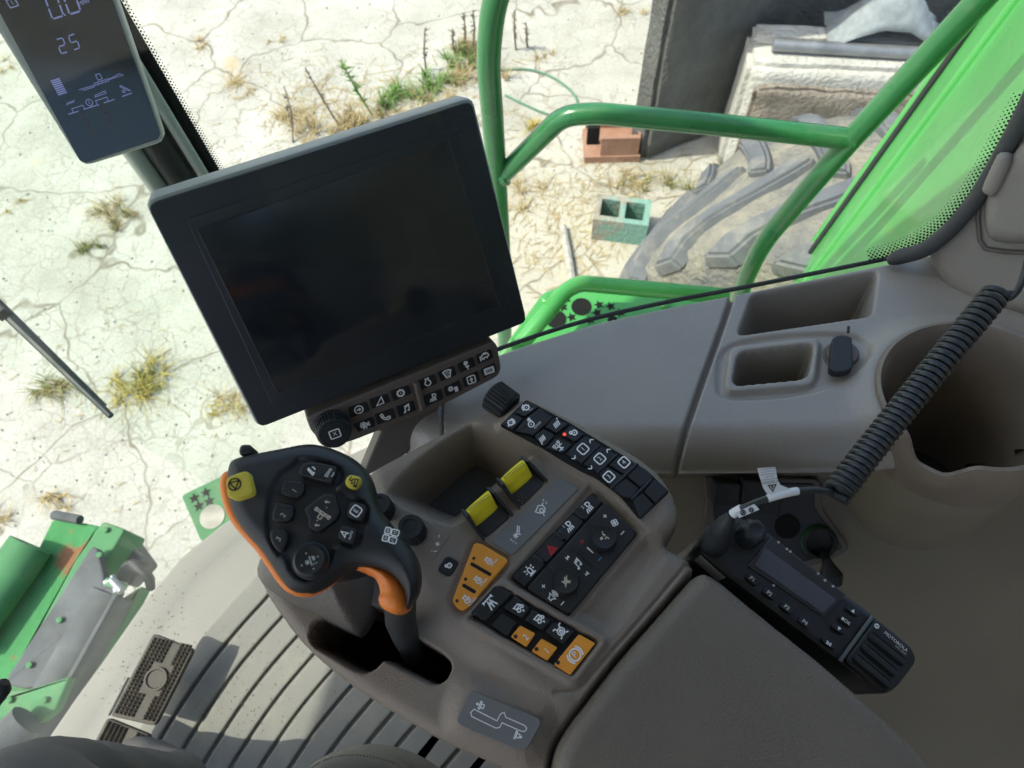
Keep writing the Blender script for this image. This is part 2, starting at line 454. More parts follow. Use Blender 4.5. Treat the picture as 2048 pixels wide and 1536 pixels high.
combine = [SC_([(-1, .3), (-.6, .3), (-.5, .6), (.7, .6), (.9, .1), (.6, -.1), (.45, -.4), (.2, -.1), (-.1, -.1), (-.3, -.5), (-.6, -.1), (-1, -.6)]), S((-.3, .85), (.6, .85))]
tract = [SC_([(-.9, .9), (.1, .9), (.3, .5), (-.7, .4)]), SC_(arc(-.5, 0, .3, n=10)), SC_(arc(.35, .1, .22, n=10)), S((-.2, .1), (.1, .1)), FL([(-.2, -.4), (.2, -.4), (0, -.9)])]
ICON = {
 'arrow': [SC_(arc(0, 0, .9, n=20)), FL([(-.55, -.15), (0, -.15), (0, -.5), (.6, 0), (0, .5), (0, .15), (-.55, .15)])],
 'wedge': [SC_([(-.9, -.8), (.7, -.7), (.6, .9)])],
 'gear': gear(0, 0, .62), 'engine': flask,
 'grain': [SC_([(-.9, .6), (-.7, .1), (-.4, -.8), (.4, -.8), (.7, .1), (.9, .6), (.4, .85), (-.4, .85)])] + [FL(arc(x, y, .11, n=6)) for x in (-.45, -.15, .15, .45) for y in (-.45, -.1, .25, .55)],
 'fan': [S(*arc(-.1, .55, .35, a, a + 120, 5)) for a in (0, 120, 240)] + [S((-.1, .5), (-.35, .9)), S((-.1, .5), (.4, .75)), S((-.1, .5), (-.4, .1)), S((.1, -.5), (.5, -.2)), S((.1, -.5), (-.3, -.2)), S((.1, -.5), (.1, -1)), S((-.3, -.1), (.3, -.25))],
 'combine': combine,
 'camera': [SC_(rrect(-.2, .0, .65, .35, .1)), SC_([(.5, .1), (.95, .4), (.95, -.35), (.5, -.1)]), SC_(rrect(-.3, .55, .35, .18, .05)), SC_(rrect(-.2, 0, .25, .12, .05)), S((-.2, -.4), (-.5, -.95)), S((-.05, -.4), (.25, -.95))],
 'phone': [SC_([(-.9, .75), (-.6, .9), (-.35, .45), (-.55, .25), (-.1, -.25), (.3, -.45), (.45, -.15), (.95, -.25), (.85, -.75), (.3, -.85), (-.4, -.55), (-.85, .1)])],
 'note': [S((-.3, -.6), (-.2, .7), (.7, .95), (.6, -.35)), FL(arc(-.5, -.65, .27, n=9)), FL(arc(.4, -.4, .27, n=9)), S((-.22, .4), (.68, .65))],
 'light': lamp,
 'climate': [SC_(arc(-.5, .2, .3, n=10))] + [S((-.5 + .42 * cos(a), .2 + .42 * sin(a)), (-.5 + .62 * cos(a), .2 + .62 * sin(a))) for a in [k * pi / 4 for k in range(8)]] + [S((x, -.6), (x + .08, -.3), (x - .04, 0), (x + .06, .3)) for x in (.35, .6, .85)] + [S((.25, -.75), (.95, -.75))],
 'seat': [SC_(rrect(0, 0, .85, .85, .35)), FL([(-.18, -.6), (.18, -.6), (.18, -.05), (.5, -.05), (0, .5), (-.5, -.05), (-.18, -.05)]), FL(arc(0, .6, .12, n=6))],
 'hours': [SC_(rrect(0, 0, 1, .62, .08)), SC_(rrect(0, 0, .86, .48, .05)), T('00H', 0, 0, .85)],
 'x': [SC_(rrect(0, 0, .95, .85, .25)), T('X', 0, 0, 1.2)],
 'lock': lock, 'reel': reel + [S((.6, .65), (.95, .65))], 'reel2': reel + [S((-1, -.75), (-.7, -.75))],
 'gearf': gear(.05, 0, .5) + [S(*arc(.05, 0, .9, 90, 190, 8)), T('n/min', .35, -1.1, .4)],
 'gearr': gear(.05, 0, .5) + [S(*arc(.05, 0, .9, -70, 40, 8)), S((-1, -.3), (-.6, -.1)), S((-.8, 0), (-.8, -.4))],
 'fanmin': [SC_(arc(-.1, .1, .5, n=14)), FL(arc(-.1, .1, .14, n=8)), S((-.1, .6), (.4, .75), (.4, .2)), S((-.1, .95), (.5, .98)), S((0, 1.15), (.6, 1.18)), T('n/min', .55, -.75, .75)],
 'header': [S((-.8, .1), (.8, .1)), S((0, -.9), (0, .9)), S((-.5, -.6), (.5, -.6)), SC_(rrect(-.6, .6, .2, .2, .05)), SC_(rrect(.5, .75, .18, .15, .05)), S((-.2, .1), (.3, -.5)), S((.2, .1), (.6, .5))],
 '1': boxed('1'), '2': boxed('2'), '3': boxed('3'), '4': boxed('4'), 'E': boxed('E'),
 'up': [FL([(-.9, -.3), (-.75, -.55), (0, .15), (.75, -.55), (.9, -.3), (.3, .5), (-.3, .5)])],
 'down': [FL([(-.9, .3), (-.3, -.5), (.3, -.5), (.9, .3), (.75, .55), (0, -.15), (-.75, .55)])],
 'light1': lamp + [T('1', -.75, .75, .9)], 'light2': lamp + [T('2', -.75, .75, .9)],
 'hazard': [SC_([(-.85, -.7), (.85, -.7), (0, .85)]), SC_([(-.42, -.45), (.42, -.45), (0, .35)])],
 'beacon': [SC_([(-.35, -.4), (-.35, .3)] + arc(0, .3, .35, 180, 0, 6) + [(.35, -.4)]), S((-.7, -.65), (.7, -.65)), S((-.6, .5), (-.95, .75)), S((.6, .5), (.95, .75)), S((0, .85), (0, 1.15)), S((-.65, .1), (-1, .05)), S((.65, .1), (1, .05))],
 'plus': [FL([(-.2, -.9), (.2, -.9), (.2, -.2), (.9, -.2), (.9, .2), (.2, .2), (.2, .9), (-.2, .9), (-.2, .2), (-.9, .2), (-.9, -.2), (-.2, -.2)])],
 'minus': [FL([(-.9, -.2), (.9, -.2), (.9, .2), (-.9, .2)])],
 'blower': [SC_(arc(.42 * cos(a), .42 * sin(a), .4, n=9)) for a in [k * pi / 2 + .4 for k in range(4)]],
 'person': [FL([(-.9, .1), (-.6, .5), (-.1, .4), (-.3, -.1)]), FL([(.2, .7), (.5, .7), (.6, .1), (.2, 0)]), S((-.1, -.4), (.4, -.3), (.5, -.9)), FL(arc(.6, .9, .15, n=7))],
 'mute': [SC_([(-.5, -.25), (-.1, -.25), (.35, -.7), (.35, .7), (-.1, .25), (-.5, .25)]), S((-.9, -.7), (.9, .7)), S((-.7, .6), (.7, -.6))],
 'spk': [SC_([(-.9, -.35), (-.5, -.35), (0, -.8), (0, .8), (-.5, .35), (-.9, .35)]), S(*arc(0, 0, .4, -55, 55, 6)), S(*arc(0, 0, .7, -55, 55, 6)), S(*arc(0, 0, 1, -55, 55, 6))],
 'prev': [FL([(-.5, 0), (.4, .5), (.4, -.5)]), S((-.6, .6), (-.6, -.6))],
 'next': [FL([(.5, 0), (-.4, .5), (-.4, -.5)]), S((.6, .6), (.6, -.6))],
 'bar': [FL([(-.12, -1), (.12, -1), (.2, 1), (-.2, 1)])],
 'road': [S((-.95, .75), (.95, .75)), FL([(-1, .95), (-1, .35), (-.75, .6), (-.75, .95)]), FL([(1, .95), (1, .35), (.75, .6), (.75, .95)]), S((-.2, .5), (-.65, -.95)), S((.2, .5), (.65, -.95)), S((0, -.9), (0, 0)), S((-.25, -.25), (0, .1), (.25, -.25))],
 'tract': tract, 'tract2': tract,
 'diff': [SC_(arc(0, -.1, .62, n=14)), S((-.95, .95), (-.5, .9), (-.35, .5)), S((.95, .95), (.5, .9), (.35, .5)), S((-.9, -.95), (-.45, -.75)), S((.9, -.95), (.45, -.75)), SC_(rrect(0, -.2, .25, .2, .05)), S(*arc(0, 0, .2, 0, 180, 6))],
 'park': [SC_(arc(0, 0, .72, n=20)), T('P', 0, 0, 1.15), S(*arc(0, 0, 1, -45, 45, 8)), S(*arc(0, 0, 1, 135, 225, 8))],
 'big1': [T('1', 0, 0, 2.2)], 'big2': [T('2', 0, 0, 2.2)], 'big3': [T('3', 0, 0, 2.2)],
 'rpm': [SC_([(-.45, .7), (-.25, .3)] + arc(-.05, -.1, .5, 120, 420, 12) + [(.1, .35), (.25, .75)]), FL([(-.3, -.1), (0, .2), (.25, -.1), (.05, -.3)]), T('n/min', .35, -.95, .85)],
 'mill': [SC_([(-.9, .5), (.1, .9), (.6, .4), (.5, -.2), (0, -.5), (-.6, -.1)]), SC_(arc(-.1, .0, .3, n=8)), S((.5, .5), (.95, .7)), S((-.4, -.9), (-.2, -.3)), T('O', 1.25, .3, .5), S((1.25, .75), (1.25, 1.05))],
 'star': [S((-.6, 0), (.2, 0)), S((-.4, .4), (0, -.4)), S((-.4, -.4), (0, .4)), SC_([(.1, .1), (.6, .4), (.5, -.4)]), S((.5, .4), (1.3, 1)), S((.7, .1), (1.4, .7)), T('O', -1.1, -.4, .5), T('R', -1, -.95, .5), S((-1.3, .0), (-1.1, .2))],
 'dial': [S((-.4, 0), (.4, 0)), S((-.2, .35), (.2, -.35)), S((-.2, -.35), (.2, .35)), S((1, .7), (1.4, 1.1)), S((-1.4, -.5), (-1, -.9)), T('+', -1.6, -.2, .7), T('-', .6, 1.3, .7)],
 'tri': [SC_(arc(0, 0, .95, n=24)), SC_([(-.72, .42), (.72, .42), (0, -.8)])],
 'spout': [SC_([(.1, .6), (.8, .6), (.7, -.7), (.3, -.6), (.2, 0)]), S((-.7, .9), (-.9, .2), (-.4, 0), (-.2, .6)), S((-.3, -.2), (0, -.4)), S((-.4, -.4), (-.1, -.6)), S((.1, -.9), (.9, -.9))],
 'hoe': [SC_([(-.8, -.9), (-.2, -.9), (-.3, -.4), (0, .9), (-.35, .9)]), S(*arc(.1, 0, .7, -60, 40, 6))],
 'plan': [SC_(rrect(-.35, 0, .25, .22, .03)), SC_(rrect(.1, 0, .12, .3, .02)), SC_(rrect(.1, .55, .12, .2, .02)), SC_(rrect(.1, -.55, .12, .2, .02)), SC_(rrect(.1, .92, .18, .1, .02)), SC_(rrect(.1, -.92, .18, .1, .02)), FL([(-.95, -.1), (-.75, 0), (-.95, .1)]), FL([(.95, -.1), (.75, 0), (.95, .1)])],
 'nav': [SC_([(0, .9), (.7, -.8), (0, -.4), (-.7, -.8)]), ],
 'auto': [T('AUTO', 0, 0, 1.3)],
 'joy': [S((-.55, 0), (-.05, 0)), S((-.45, .25), (-.15, -.25)), S((-.45, -.25), (-.15, .25)), S((0, -.5), (.15, .5)), SC_(arc(.4, .1, .2, -90, 90, 6)), FL([(-.12, .9), (.12, .9), (0, 1.1)]), FL([(-.12, -.9), (.12, -.9), (0, -1.1)]), FL([(.9, .12), (.9, -.12), (1.1, 0)]), FL([(-.9, .12), (-.9, -.12), (-1.1, 0)]), T('n/min', .3, -.5, .35)],
 'arrowd': [S((0, .8), (0, -.7)), S((-.4, -.3), (0, -.75), (.4, -.3))],
 'abcd': [SC_(rrect(-.5, .5, .38, .4, .15)), SC_(rrect(.5, .5, .48, .4, .2)), SC_(rrect(-.5, -.5, .38, .4, .15)), SC_(rrect(.5, -.5, .48, .4, .2)), T('B', -.5, .5, .6), T('D', .5, .5, .6), T('A', -.5, -.5, .6), T('C', .5, -.5, .6)],
 'gate': [SC_(rrect(0, 0, 1, .1, .1))],
}
LAY = [0]
def icon(fr, px, py, d, size, name, m, parent, h, lw=2.2, asp=1.0):
    """print the sign `name` at pixel (px,py) of the frame; d = reading direction in pixels"""
    l = sqrt(d[0] ** 2 + d[1] ** 2); d = (d[0] / l * size, d[1] / l * size)
    c = fr.px(px, py, h); u = fr.px(px + d[0], py + d[1], h) - c; v = Vector((-u.y, u.x)) * asp
    w = lw * 1.25 / size
    V = []; Fc = []; lift = 0.0
    for it in (ICON[name] if isinstance(name, str) else name):
        if it[0] == 's': v2, f2 = ribbon(it[1], w)
        elif it[0] == 'c': v2, f2 = ribbon(it[1], w, True)
        elif it[0] == 'f': v2, f2 = it[1], [tuple(range(len(it[1])))]
        else:
            tv, tf = text2d(it[1]); v2 = [(it[2] + x * it[4], it[3] + y * it[4]) for x, y in tv]; f2 = tf
        b = len(V)
        for q in v2:
            p = c + u * q[0] + v * q[1]; V.append((p.x, p.y, h + lift))
        Fc += [tuple(b + i for i in f) for f in f2]; lift += 1.5e-5
    return mk('icon', V, Fc, m, parent, fr.M, smooth=False)
def T_(s): return [T(s, 0, 0, 2.0)]
# ================================================================ the yard outside
def ground_material():
    m, N, L, B = _mat('cracked_concrete')
    tc = N.new('ShaderNodeTexCoord')
    def noise_(scale, det=4, rough=.55, vec=None):
        n = N.new('ShaderNodeTexNoise'); n.inputs['Scale'].default_value = scale; n.inputs['Detail'].default_value = det; n.inputs['Roughness'].default_value = rough
        L.new(vec or tc.outputs['Object'], n.inputs['Vector']); return n
    def rng(s, a, b, c=0., d=1.):
        r = N.new('ShaderNodeMapRange'); r.inputs[1].default_value = a; r.inputs[2].default_value = b; r.inputs[3].default_value = c; r.inputs[4].default_value = d
        L.new(s, r.inputs[0]); return r.outputs[0]
    def mth(op, a, b):
        n = N.new('ShaderNodeMath'); n.operation = op
        for i, v in enumerate((a, b)):
            if isinstance(v, (int, float)): n.inputs[i].default_value = v
            else: L.new(v, n.inputs[i])
        return n.outputs[0]
    def warp(amount, scale):
        n = noise_(scale, 3)
        v = N.new('ShaderNodeVectorMath'); v.operation = 'MULTIPLY_ADD'; v.inputs[1].default_value = (amount,) * 3
        L.new(n.outputs['Color'], v.inputs[0]); L.new(tc.outputs['Object'], v.inputs[2]); return v.outputs[0]
    def cracks(scale, width, amt, wsc, feather=3.):
        vo = N.new('ShaderNodeTexVoronoi'); vo.feature = 'DISTANCE_TO_EDGE'; vo.inputs['Scale'].default_value = scale
        L.new(warp(amt, wsc), vo.inputs['Vector']); return rng(vo.outputs['Distance'], width, width * feather, 1, 0)
    big = cracks(1.15, .0045, .55, 1.6, 3.0)
    mid = cracks(3.4, .012, .3, 3.0, 2.8)
    fine = cracks(8.0, .016, .18, 6, 2.8)
    mk1 = rng(noise_(1.1, 2).outputs[0], .5, .62); mk2 = rng(noise_(.9, 2).outputs[0], .36, .56, .2, 1)
    cr = mth('MAXIMUM', big, mth('MAXIMUM', mth('MULTIPLY', mid, mth('MULTIPLY', mk1, .6)), mth('MULTIPLY', fine, mth('MULTIPLY', mk2, .55))))
    br = rng(noise_(5, 4).outputs[0], .3, .6, .3, 1)
    cr = mth('MULTIPLY', cr, br)
    tone = noise_(2.2, 6, .62); grit = noise_(60, 3, .7)
    ramp = N.new('ShaderNodeValToRGB'); L.new(tone.outputs[0], ramp.inputs[0])
    e = ramp.color_ramp.elements; e[0].position = .3; e[0].color = (.36, .345, .29, 1); e[1].position = .68; e[1].color = (.52, .505, .44, 1)
    g = N.new('ShaderNodeMix'); g.data_type = 'RGBA'; g.blend_type = 'MULTIPLY'; g.inputs[0].default_value = 1
    L.new(ramp.outputs[0], g.inputs[6])
    gc = N.new('ShaderNodeCombineXYZ'); gv = rng(grit.outputs[0], .32, .68, .84, 1.12)
    for i in range(3): L.new(gv, gc.inputs[i])
    L.new(gc.outputs[0], g.inputs[7])
    # sandy straw litter near the machine
    geo = N.new('ShaderNodeVectorMath'); geo.operation = 'DISTANCE'; geo.inputs[1].default_value = tuple(at(1120, 500, -CZ))
    L.new(tc.outputs['Object'], geo.inputs[0])
    nz = noise_(1.6, 6); sd = mth('ADD', geo.outputs['Value'], mth('MULTIPLY', nz.outputs[0], 1.2))
    sm = rng(sd, 1.75, 1.0, 0, .75)
    s1 = N.new('ShaderNodeMix'); s1.data_type = 'RGBA'; L.new(sm, s1.inputs[0]); L.new(g.outputs[2], s1.inputs[6]); s1.inputs[7].default_value = (.45, .415, .315, 1)
    # yellowish rust spots
    rs = rng(noise_(1.9, 2, .4).outputs[0], .70, .78, 0, .6)
    s2 = N.new('ShaderNodeMix'); s2.data_type = 'RGBA'; L.new(rs, s2.inputs[0]); L.new(s1.outputs[2], s2.inputs[6]); s2.inputs[7].default_value = (.52, .36, .16, 1)
    s3 = N.new('ShaderNodeMix'); s3.data_type = 'RGBA'; L.new(mth('MULTIPLY', cr, .85), s3.inputs[0]); L.new(s2.outputs[2], s3.inputs[6]); s3.inputs[7].default_value = (.17, .145, .10, 1)
    L.new(s3.outputs[2], B.inputs['Base Color']); B.inputs['Roughness'].default_value = .9; B.inputs['Specular IOR Level'].default_value = .2
    hgt = noise_(45, 3, .7).outputs[0]
    b = N.new('ShaderNodeBump'); b.inputs['Strength'].default_value = .5; b.inputs['Distance'].default_value = .008
    L.new(hgt, b.inputs['Height']); L.new(b.outputs[0], B.inputs['Normal'])
    return m
g = 220.0
o = mk('ground', [(-g, -g, 0), (g, -g, 0), (g, g, 0), (-g, g, 0)], [(0, 1, 2, 3)], ground_material(), smooth=False)
tag(o, kind='structure')

# ================================================================ cab shell
FWD = Vector((-.93, .37, 0)).normalized(); LAT = Vector((.37, .93, 0)).normalized()
ZF = -1.20                                            # cab floor below the camera
m_floor = mat('floor_mat', (.225, .218, .192), .6, .3, var=.10, vscale=6, bump=.3, bscale=300, dust=1.0, dustcol=(.42, .38, .27), dscale=9)
m_floor2 = mat('floor_tray', (.26, .25, .22), .55, .35, var=.08, vscale=5, bump=.3, bscale=300, dust=.3, dustcol=(.4, .37, .28), dscale=12)
fl = hplane(ZF)
front_edge = [(-60, 1640), (20, 1590), (95, 1475), (150, 1395), (205, 1320), (285, 1205), (360, 1115), (440, 1050), (540, 985), (650, 930), (760, 880)]
P = pxs(fl, front_edge) + [Vector((.15, .55)), Vector((1.0, .3)), Vector((.9, -1.2)), Vector((-.7, -1.0))]
floor = prism('floor', P, fl, -.06, 0, m_floor2, None, bev=.006)
tag(floor, kind='structure')
# ribs of the mat, divided by grooves; a quiet flat border runs along the windscreen
g1 = smoothline([Vector(p).to_3d() for p in [(560, 1085), (505, 1160), (438, 1232), (378, 1305), (330, 1375), (282, 1450), (236, 1536), (200, 1600)]], 2)
def groove(k):
    return [fl.px(p.x + k * 43 , p.y + k * 25) for p in g1]
for k in range(23):
    A = groove(k); Bq = groove(k + 1); gap = .0058
    sh = (Bq[3] - A[3]).normalized() * gap
    prism('rib', [a + sh * .5 for a in A] + [b - sh * .5 for b in reversed(Bq)], fl, .0005, .008, m_floor, floor, bev=.003)

# roof of the cab with its grey headliner (out of frame, shades the inside)
m_head = mat('headliner', (.30, .29, .27), .9, .2, var=.04)
m_roofo = mat('roof_shell', (.05, .30, .05), .35, .5)
def vp(a, b, z): return Vector((0, 0, CZ + z)) + FWD * a + LAT * b      # vehicle coordinates: forward, right
rf = Frame((0, 0, CZ + .52), FWD, (0, 0, 1))
roof = prism('roof', [(-1.1, -.56), (1.1, -.56), (1.32, -.2), (1.32, .75), (1.0, 1.1), (-1.1, 1.1)], rf, 0, .16, m_head, bev=.05, r=.2)
tag(roof, kind='structure')
back = box('rear_wall', -1.12, -1.06, -1.0, .9, ZF - .52, -.2, m_tan, None, rf.M)
tag(back, kind='structure')

# ================================================================ side console under the right window
SO = at(1000, 760, -.62); Sx = at(1900, 800, -.565) - SO; Sy = at(1600, 560, -.60) - SO
sn = Sx.cross(Sy).normalized()
if sn.z < 0: sn = -sn
SF = Frame(SO, Sx, sn)
side = empty('side_console', SO)
tag(side, 'grey-brown moulded side console with bins and cup holder below the right window', 'console')
win_edge = [(800, 762), (880, 735), (1005, 690), (1100, 657), (1200, 628), (1340, 597), (1475, 572), (1620, 543), (1760, 515), (1830, 500), (1990, 470)]
inner = [(2250, 880), (2060, 885), (1900, 895), (1720, 908), (1550, 910), (1380, 912), (1200, 912), (1000, 912), (840, 905), (800, 880)]
outl = pxs(SF, win_edge + [(2250, 520)] + inner)
xs = [p.x for p in outl]; ys = [p.y for p in outl]
st = .0016
X, Y = np.meshgrid(np.arange(min(xs) - .004, max(xs) + .004, st), np.arange(min(ys) - .004, max(ys) + .004, st))
sd = sdpoly(X, Y, outl)
dwin = sdline(X, Y, pxs(SF, win_edge)); din = sdline(X, Y, pxs(SF, inner))
H = np.zeros_like(X)
r_in = .036; t = np.clip(1 - din / r_in, 0, .96); H -= r_in * 1.25 * (1 - np.sqrt(1 - t * t * .999))
H -= .016 * sst(.012, .002, dwin) + .05 * sst(.003, 0, dwin)
seam = pxs(SF, [(1472, 570), (1440, 665), (1400, 775), (1352, 916)])
H -= .009 * sst(.0032, .0008, sdline(X, Y, seam))
H -= .005 * sst(.0016, .0004, sdline(X, Y, pxs(SF, [(884, 740), (884, 905)])))
lid = sdline(X, Y, pxs(SF, [(1000, 702), (1200, 641), (1340, 611), (1470, 585)])); H -= .007 * sst(.0030, .0008, lid)
bin1 = roundpoly(pxs(SF, [(1503, 588), (1757, 541), (1745, 632), (1472, 672)]), .008)
bin2 = roundpoly(pxs(SF, [(1474, 706), (1630, 687), (1617, 760), (1462, 775)]), .010)
b2o = roundpoly(pxs(SF, [(1457, 693), (1644, 674), (1631, 775), (1446, 791)]), .012)
b2g = smoothloop(pxs(SF, [(1440, 690), (1560, 668), (1690, 664), (1738, 684), (1738, 722), (1690, 762), (1600, 792), (1440, 802), (1430, 760)]), 2)
q = sdpoly(X, Y, b2g); H -= .0035 * sst(.003, -.003, q)
q = sdpoly(X, Y, b2o); H += .0055 * sst(.002, -.003, q)
q = sdpoly(X, Y, bin1); H -= .075 * sst(.001, -.012, q)
q = sdpoly(X, Y, bin2); H -= .07 * sst(.0005, -.006, q)
cupC = SF.px(1938, 800); cupR = (SF.px(1745, 800) - cupC).length
dc = np.hypot(X - cupC.x, Y - cupC.y)
H += .010 * np.exp(-((dc - cupR) / .014) ** 2) * (din > .01)
keep = (sd < 0) & (dc > cupR - .006)
heightfield('console_top', X, Y, H, dc > cupR - .006, m_sill, side, SF.M, -sd)
# black weather strip between console and glass
we = smoothline([SF.w(*p, .0) for p in pxs(SF, win_edge)], 1)
tube('weather_strip', [p + Vector((0, .004, -.012)) for p in we], .0024, m_rub, side, n=8)
# cup holder: inside and outside skin in one turned shape, rim lowered at the mug handle slot
notch = atan2(*reversed((SF.px(1868, 925) - cupC))); R = cupR
def cupmod(r, z, a):
    d = (a - notch + pi) % (2 * pi) - pi
    k = 1 - float(sst(.12, .40, abs(d)))
    if z > -.035 and r > R - .02: z = z - .024 * k * min(1, (z + .035) / .03)
    return r, z
prof = [(.02, -.19), (R * .60, -.19), (R * .70, -.13), (R * .84, -.04), (R * .88, -.006), (R * .905, .008), (R * .945, .0145), (R * .985, .0135), (R * 1.015, .006), (R * 1.02, -.006), (R * 1.0, -.03), (R * .985, -.052)]
Mc = SF.M @ Matrix.Translation((cupC.x, cupC.y, 0))
cup = lathe('cup_holder', prof, m_brown, side, Mc, n=128, mod=cupmod, ang=50, caps=(True, False))
lathe('cup_bulge', [(R * .95, -.053), (R * .975, -.057), (R * .97, -.09), (R * .92, -.135), (R * .82, -.18), (R * .55, -.215), (.004, -.225)], m_tan, side, Mc, n=48, ang=50, caps=(False, True))
lathe('cup_shade_disc', [(R * .66, -.188), (R * .66, -.170), (R * .6, -.168), (.003, -.168)], m_rub, side, Mc, n=40)  # dark disc added to paint the shade deep in the cup
# socket with a rubber cap
sk = SF.px(1684, 708); rk = (SF.px(1718, 708) - sk).length
lathe('socket_ring', [(rk * 1.15, -.006), (rk * 1.12, -.001), (rk, 0), (rk * .98, .004), (rk * .9, .0055), (.001, .0055)], m_brown_dark, side, SF.M @ Matrix.Translation((sk.x, sk.y, -.002)), n=28)
cap = prism('socket_cap', pxs(SF, [(1664, 676), (1680, 670), (1704, 675), (1706, 735), (1690, 744), (1668, 745), (1658, 738), (1662, 700)], .010), SF, .003, .011, m_rub, side, bev=.0013, r=.003)
tube('cap_tab', [SF.w(*SF.px(1693, 674), .007), SF.w(*SF.px(1694, 662), .006)], .0014, m_rub, side, n=6)

# inner wall of the console going down behind the seat
NX, NY = 26, 30
def wz(x, y):
    tt = max(0., (y - 898) / (1760 - 898)); return -.700 - .05 * float(sst(0, .06, tt)) - .36 * tt ** 1.25 + .03 * ((x - 1150) / 1270) + .07 * float(sst(1850, 2020, x)) * (1 - float(sst(.0, .12, tt)))
V = []; Fc = []
for j in range(NY + 1):
    tt = j / NY; y = 898 + (1760 - 898) * tt
    for i in range(NX + 1):
        x = 1150 + (2420 - 1150) * i / NX
        V.append(at(x, y, wz(x, y)))
for j in range(NY):
    for i in range(NX):
        a = j * (NX + 1) + i; m4 = (V[a] + V[a + NX + 2]) / 2 - SF.O
        if math.hypot(m4.dot(SF.u) - cupC.x, m4.dot(SF.v) - cupC.y) > cupR * .8 or j > 1: Fc.append((a, a + NX + 1, a + NX + 2, a + 1))
mk('inner_wall', V, Fc, m_tan, side)
# outlet recess
q0, q1, q2 = (at(x, y, wz(x, y)) for x, y in ((1540, 960), (1690, 960), (1540, 1110)))
wl_n = (q1 - q0).cross(q2 - q0).normalized()
if wl_n.z < 0: wl_n = -wl_n
OF = Frame(q0 + wl_n * .005, Vector((1, 0, 0)), wl_n)
prism('outlet_frame', pxs(OF, [(1408, 953), (1636, 956), (1648, 985), (1640, 1010), (1700, 1096), (1655, 1122), (1560, 1150), (1400, 1080), (1412, 1010)]), OF, -.004, .003, m_brown_dark, side, bev=.002, r=.006)
prism('outlet_plate', pxs(OF, [(1420, 962), (1628, 965), (1626, 1012), (1684, 1094), (1650, 1108), (1560, 1135), (1430, 1060)]), OF, .002, .0042, m_black, side, bev=.001, r=.004)
for (x, y, w, h) in ((1455, 988, 26, 26), (1505, 985, 22, 28), (1540, 1000, 22, 30)):
    prism('relay_plug', pxs(OF, [(x - w, y - h), (x + w, y - h + 4), (x + w - 4, y + h), (x - w - 4, y + h - 4)], .02), OF, .0043, .024, m_rub, side, bev=.002, r=.003)
c = OF.px(1635, 1080)
lathe('power_socket', [(.0185, .004), (.0185, .009), (.016, .011), (.014, .010), (.013, .0045), (.0005, .0045)], m_rub, side, OF.M @ Matrix.Translation((c.x, c.y, 0)), n=24)
lathe('socket_rim', [(.0192, .0043), (.0190, .0065), (.0186, .0068), (.0186, .0044)], m_green2, side, OF.M @ Matrix.Translation((c.x, c.y, 0)), n=24, caps=(False, False))
c = OF.px(1572, 1050)
lathe('cable_grommet', [(.0135, .0043), (.0135, .006), (.012, .0062), (.0005, .005)], m_dark, side, OF.M @ Matrix.Translation((c.x, c.y, 0)), n=20)
tube('hanging_plug', [OF.w(*OF.px(1643, 1100), .008), at(1655, 1125, -.76), at(1662, 1150, -.765), at(1664, 1168, -.77)], [.004, .005, .012, .010], m_rub, side, n=10)

# ================================================================ right window, corner post, rear pillar
wa, wb = SF.w(*SF.px(880, 738), -.012), SF.w(*SF.px(1800, 508), -.012)
wdir = (wb - wa).normalized(); wup = Vector((0, .10, 1)).normalized(); wnrm = wup.cross(wdir).normalized()
GF = Frame(wa, wdir, wnrm if wnrm.y < 0 else -wnrm)
gv = 1 if GF.v.z > 0 else -1
def gp(a, b): return GF.w(a, b * gv)
q = [gp(-.30, -.10), gp(1.2, -.10), gp(1.25, 1.1), gp(-.42, 1.1)]
win = slab('side_window_glass', q, GF.n, .005, m_glass); tag(win, kind='structure')
# ceramic dots on the glass along the pillar
def dots(name, line, rows, pitch, r0, fr, h, parent, side_=1):
    V = []; Fc = []; pts = [Vector(p) for p in line]
    L = [0]
    for a, b in zip(pts, pts[1:]): L.append(L[-1] + (b - a).length)
    n = int(L[-1] / pitch)
    for row in range(rows):
        rr = r0 * (1 - row / rows) ** .6
        for k in range(n):
            s = (k + (row % 2) * .5) * pitch
            for i in range(len(pts) - 1):
                if L[i] <= s <= L[i + 1]: break
            t = (pts[i + 1] - pts[i]).normalized(); p = pts[i] + t * (s - L[i]) + Vector((-t.y, t.x)) * side_ * (row * pitch * .62)
            b = len(V)
            for q in range(7):
                V.append((p.x + rr * cos(q * 2 * pi / 7), p.y + rr * sin(q * 2 * pi / 7), h))
            Fc.append(tuple(range(b, b + 7)))
    o = mk(name, V, Fc, m_dark, parent, fr.M, smooth=False); o['kind'] = 'stuff'; return o
DF = Frame(at(1850, 480, -.572), Vector((1, .2, .5)), Vector((-.42, -.70, .45)))
pl = pxs(DF, [(1740, 520), (1790, 508), (1840, 487), (1890, 452), (1925, 412), (1958, 370), (1985, 325), (2015, 268), (2060, 190)], .003)
ds = pl[4] - pl[3]; sgn = 1
tl = DF.px(1850, 400, .003) - pl[3]
if Vector((-ds.y, ds.x)).dot(tl) < 0: sgn = -1
dots('frit_dots', smoothline([p.to_3d() for p in pl], 2) and [Vector((p.x, p.y)) for p in smoothline([p.to_3d() for p in pl], 2)], 6, .0038, .0014, DF, .003, win, sgn)

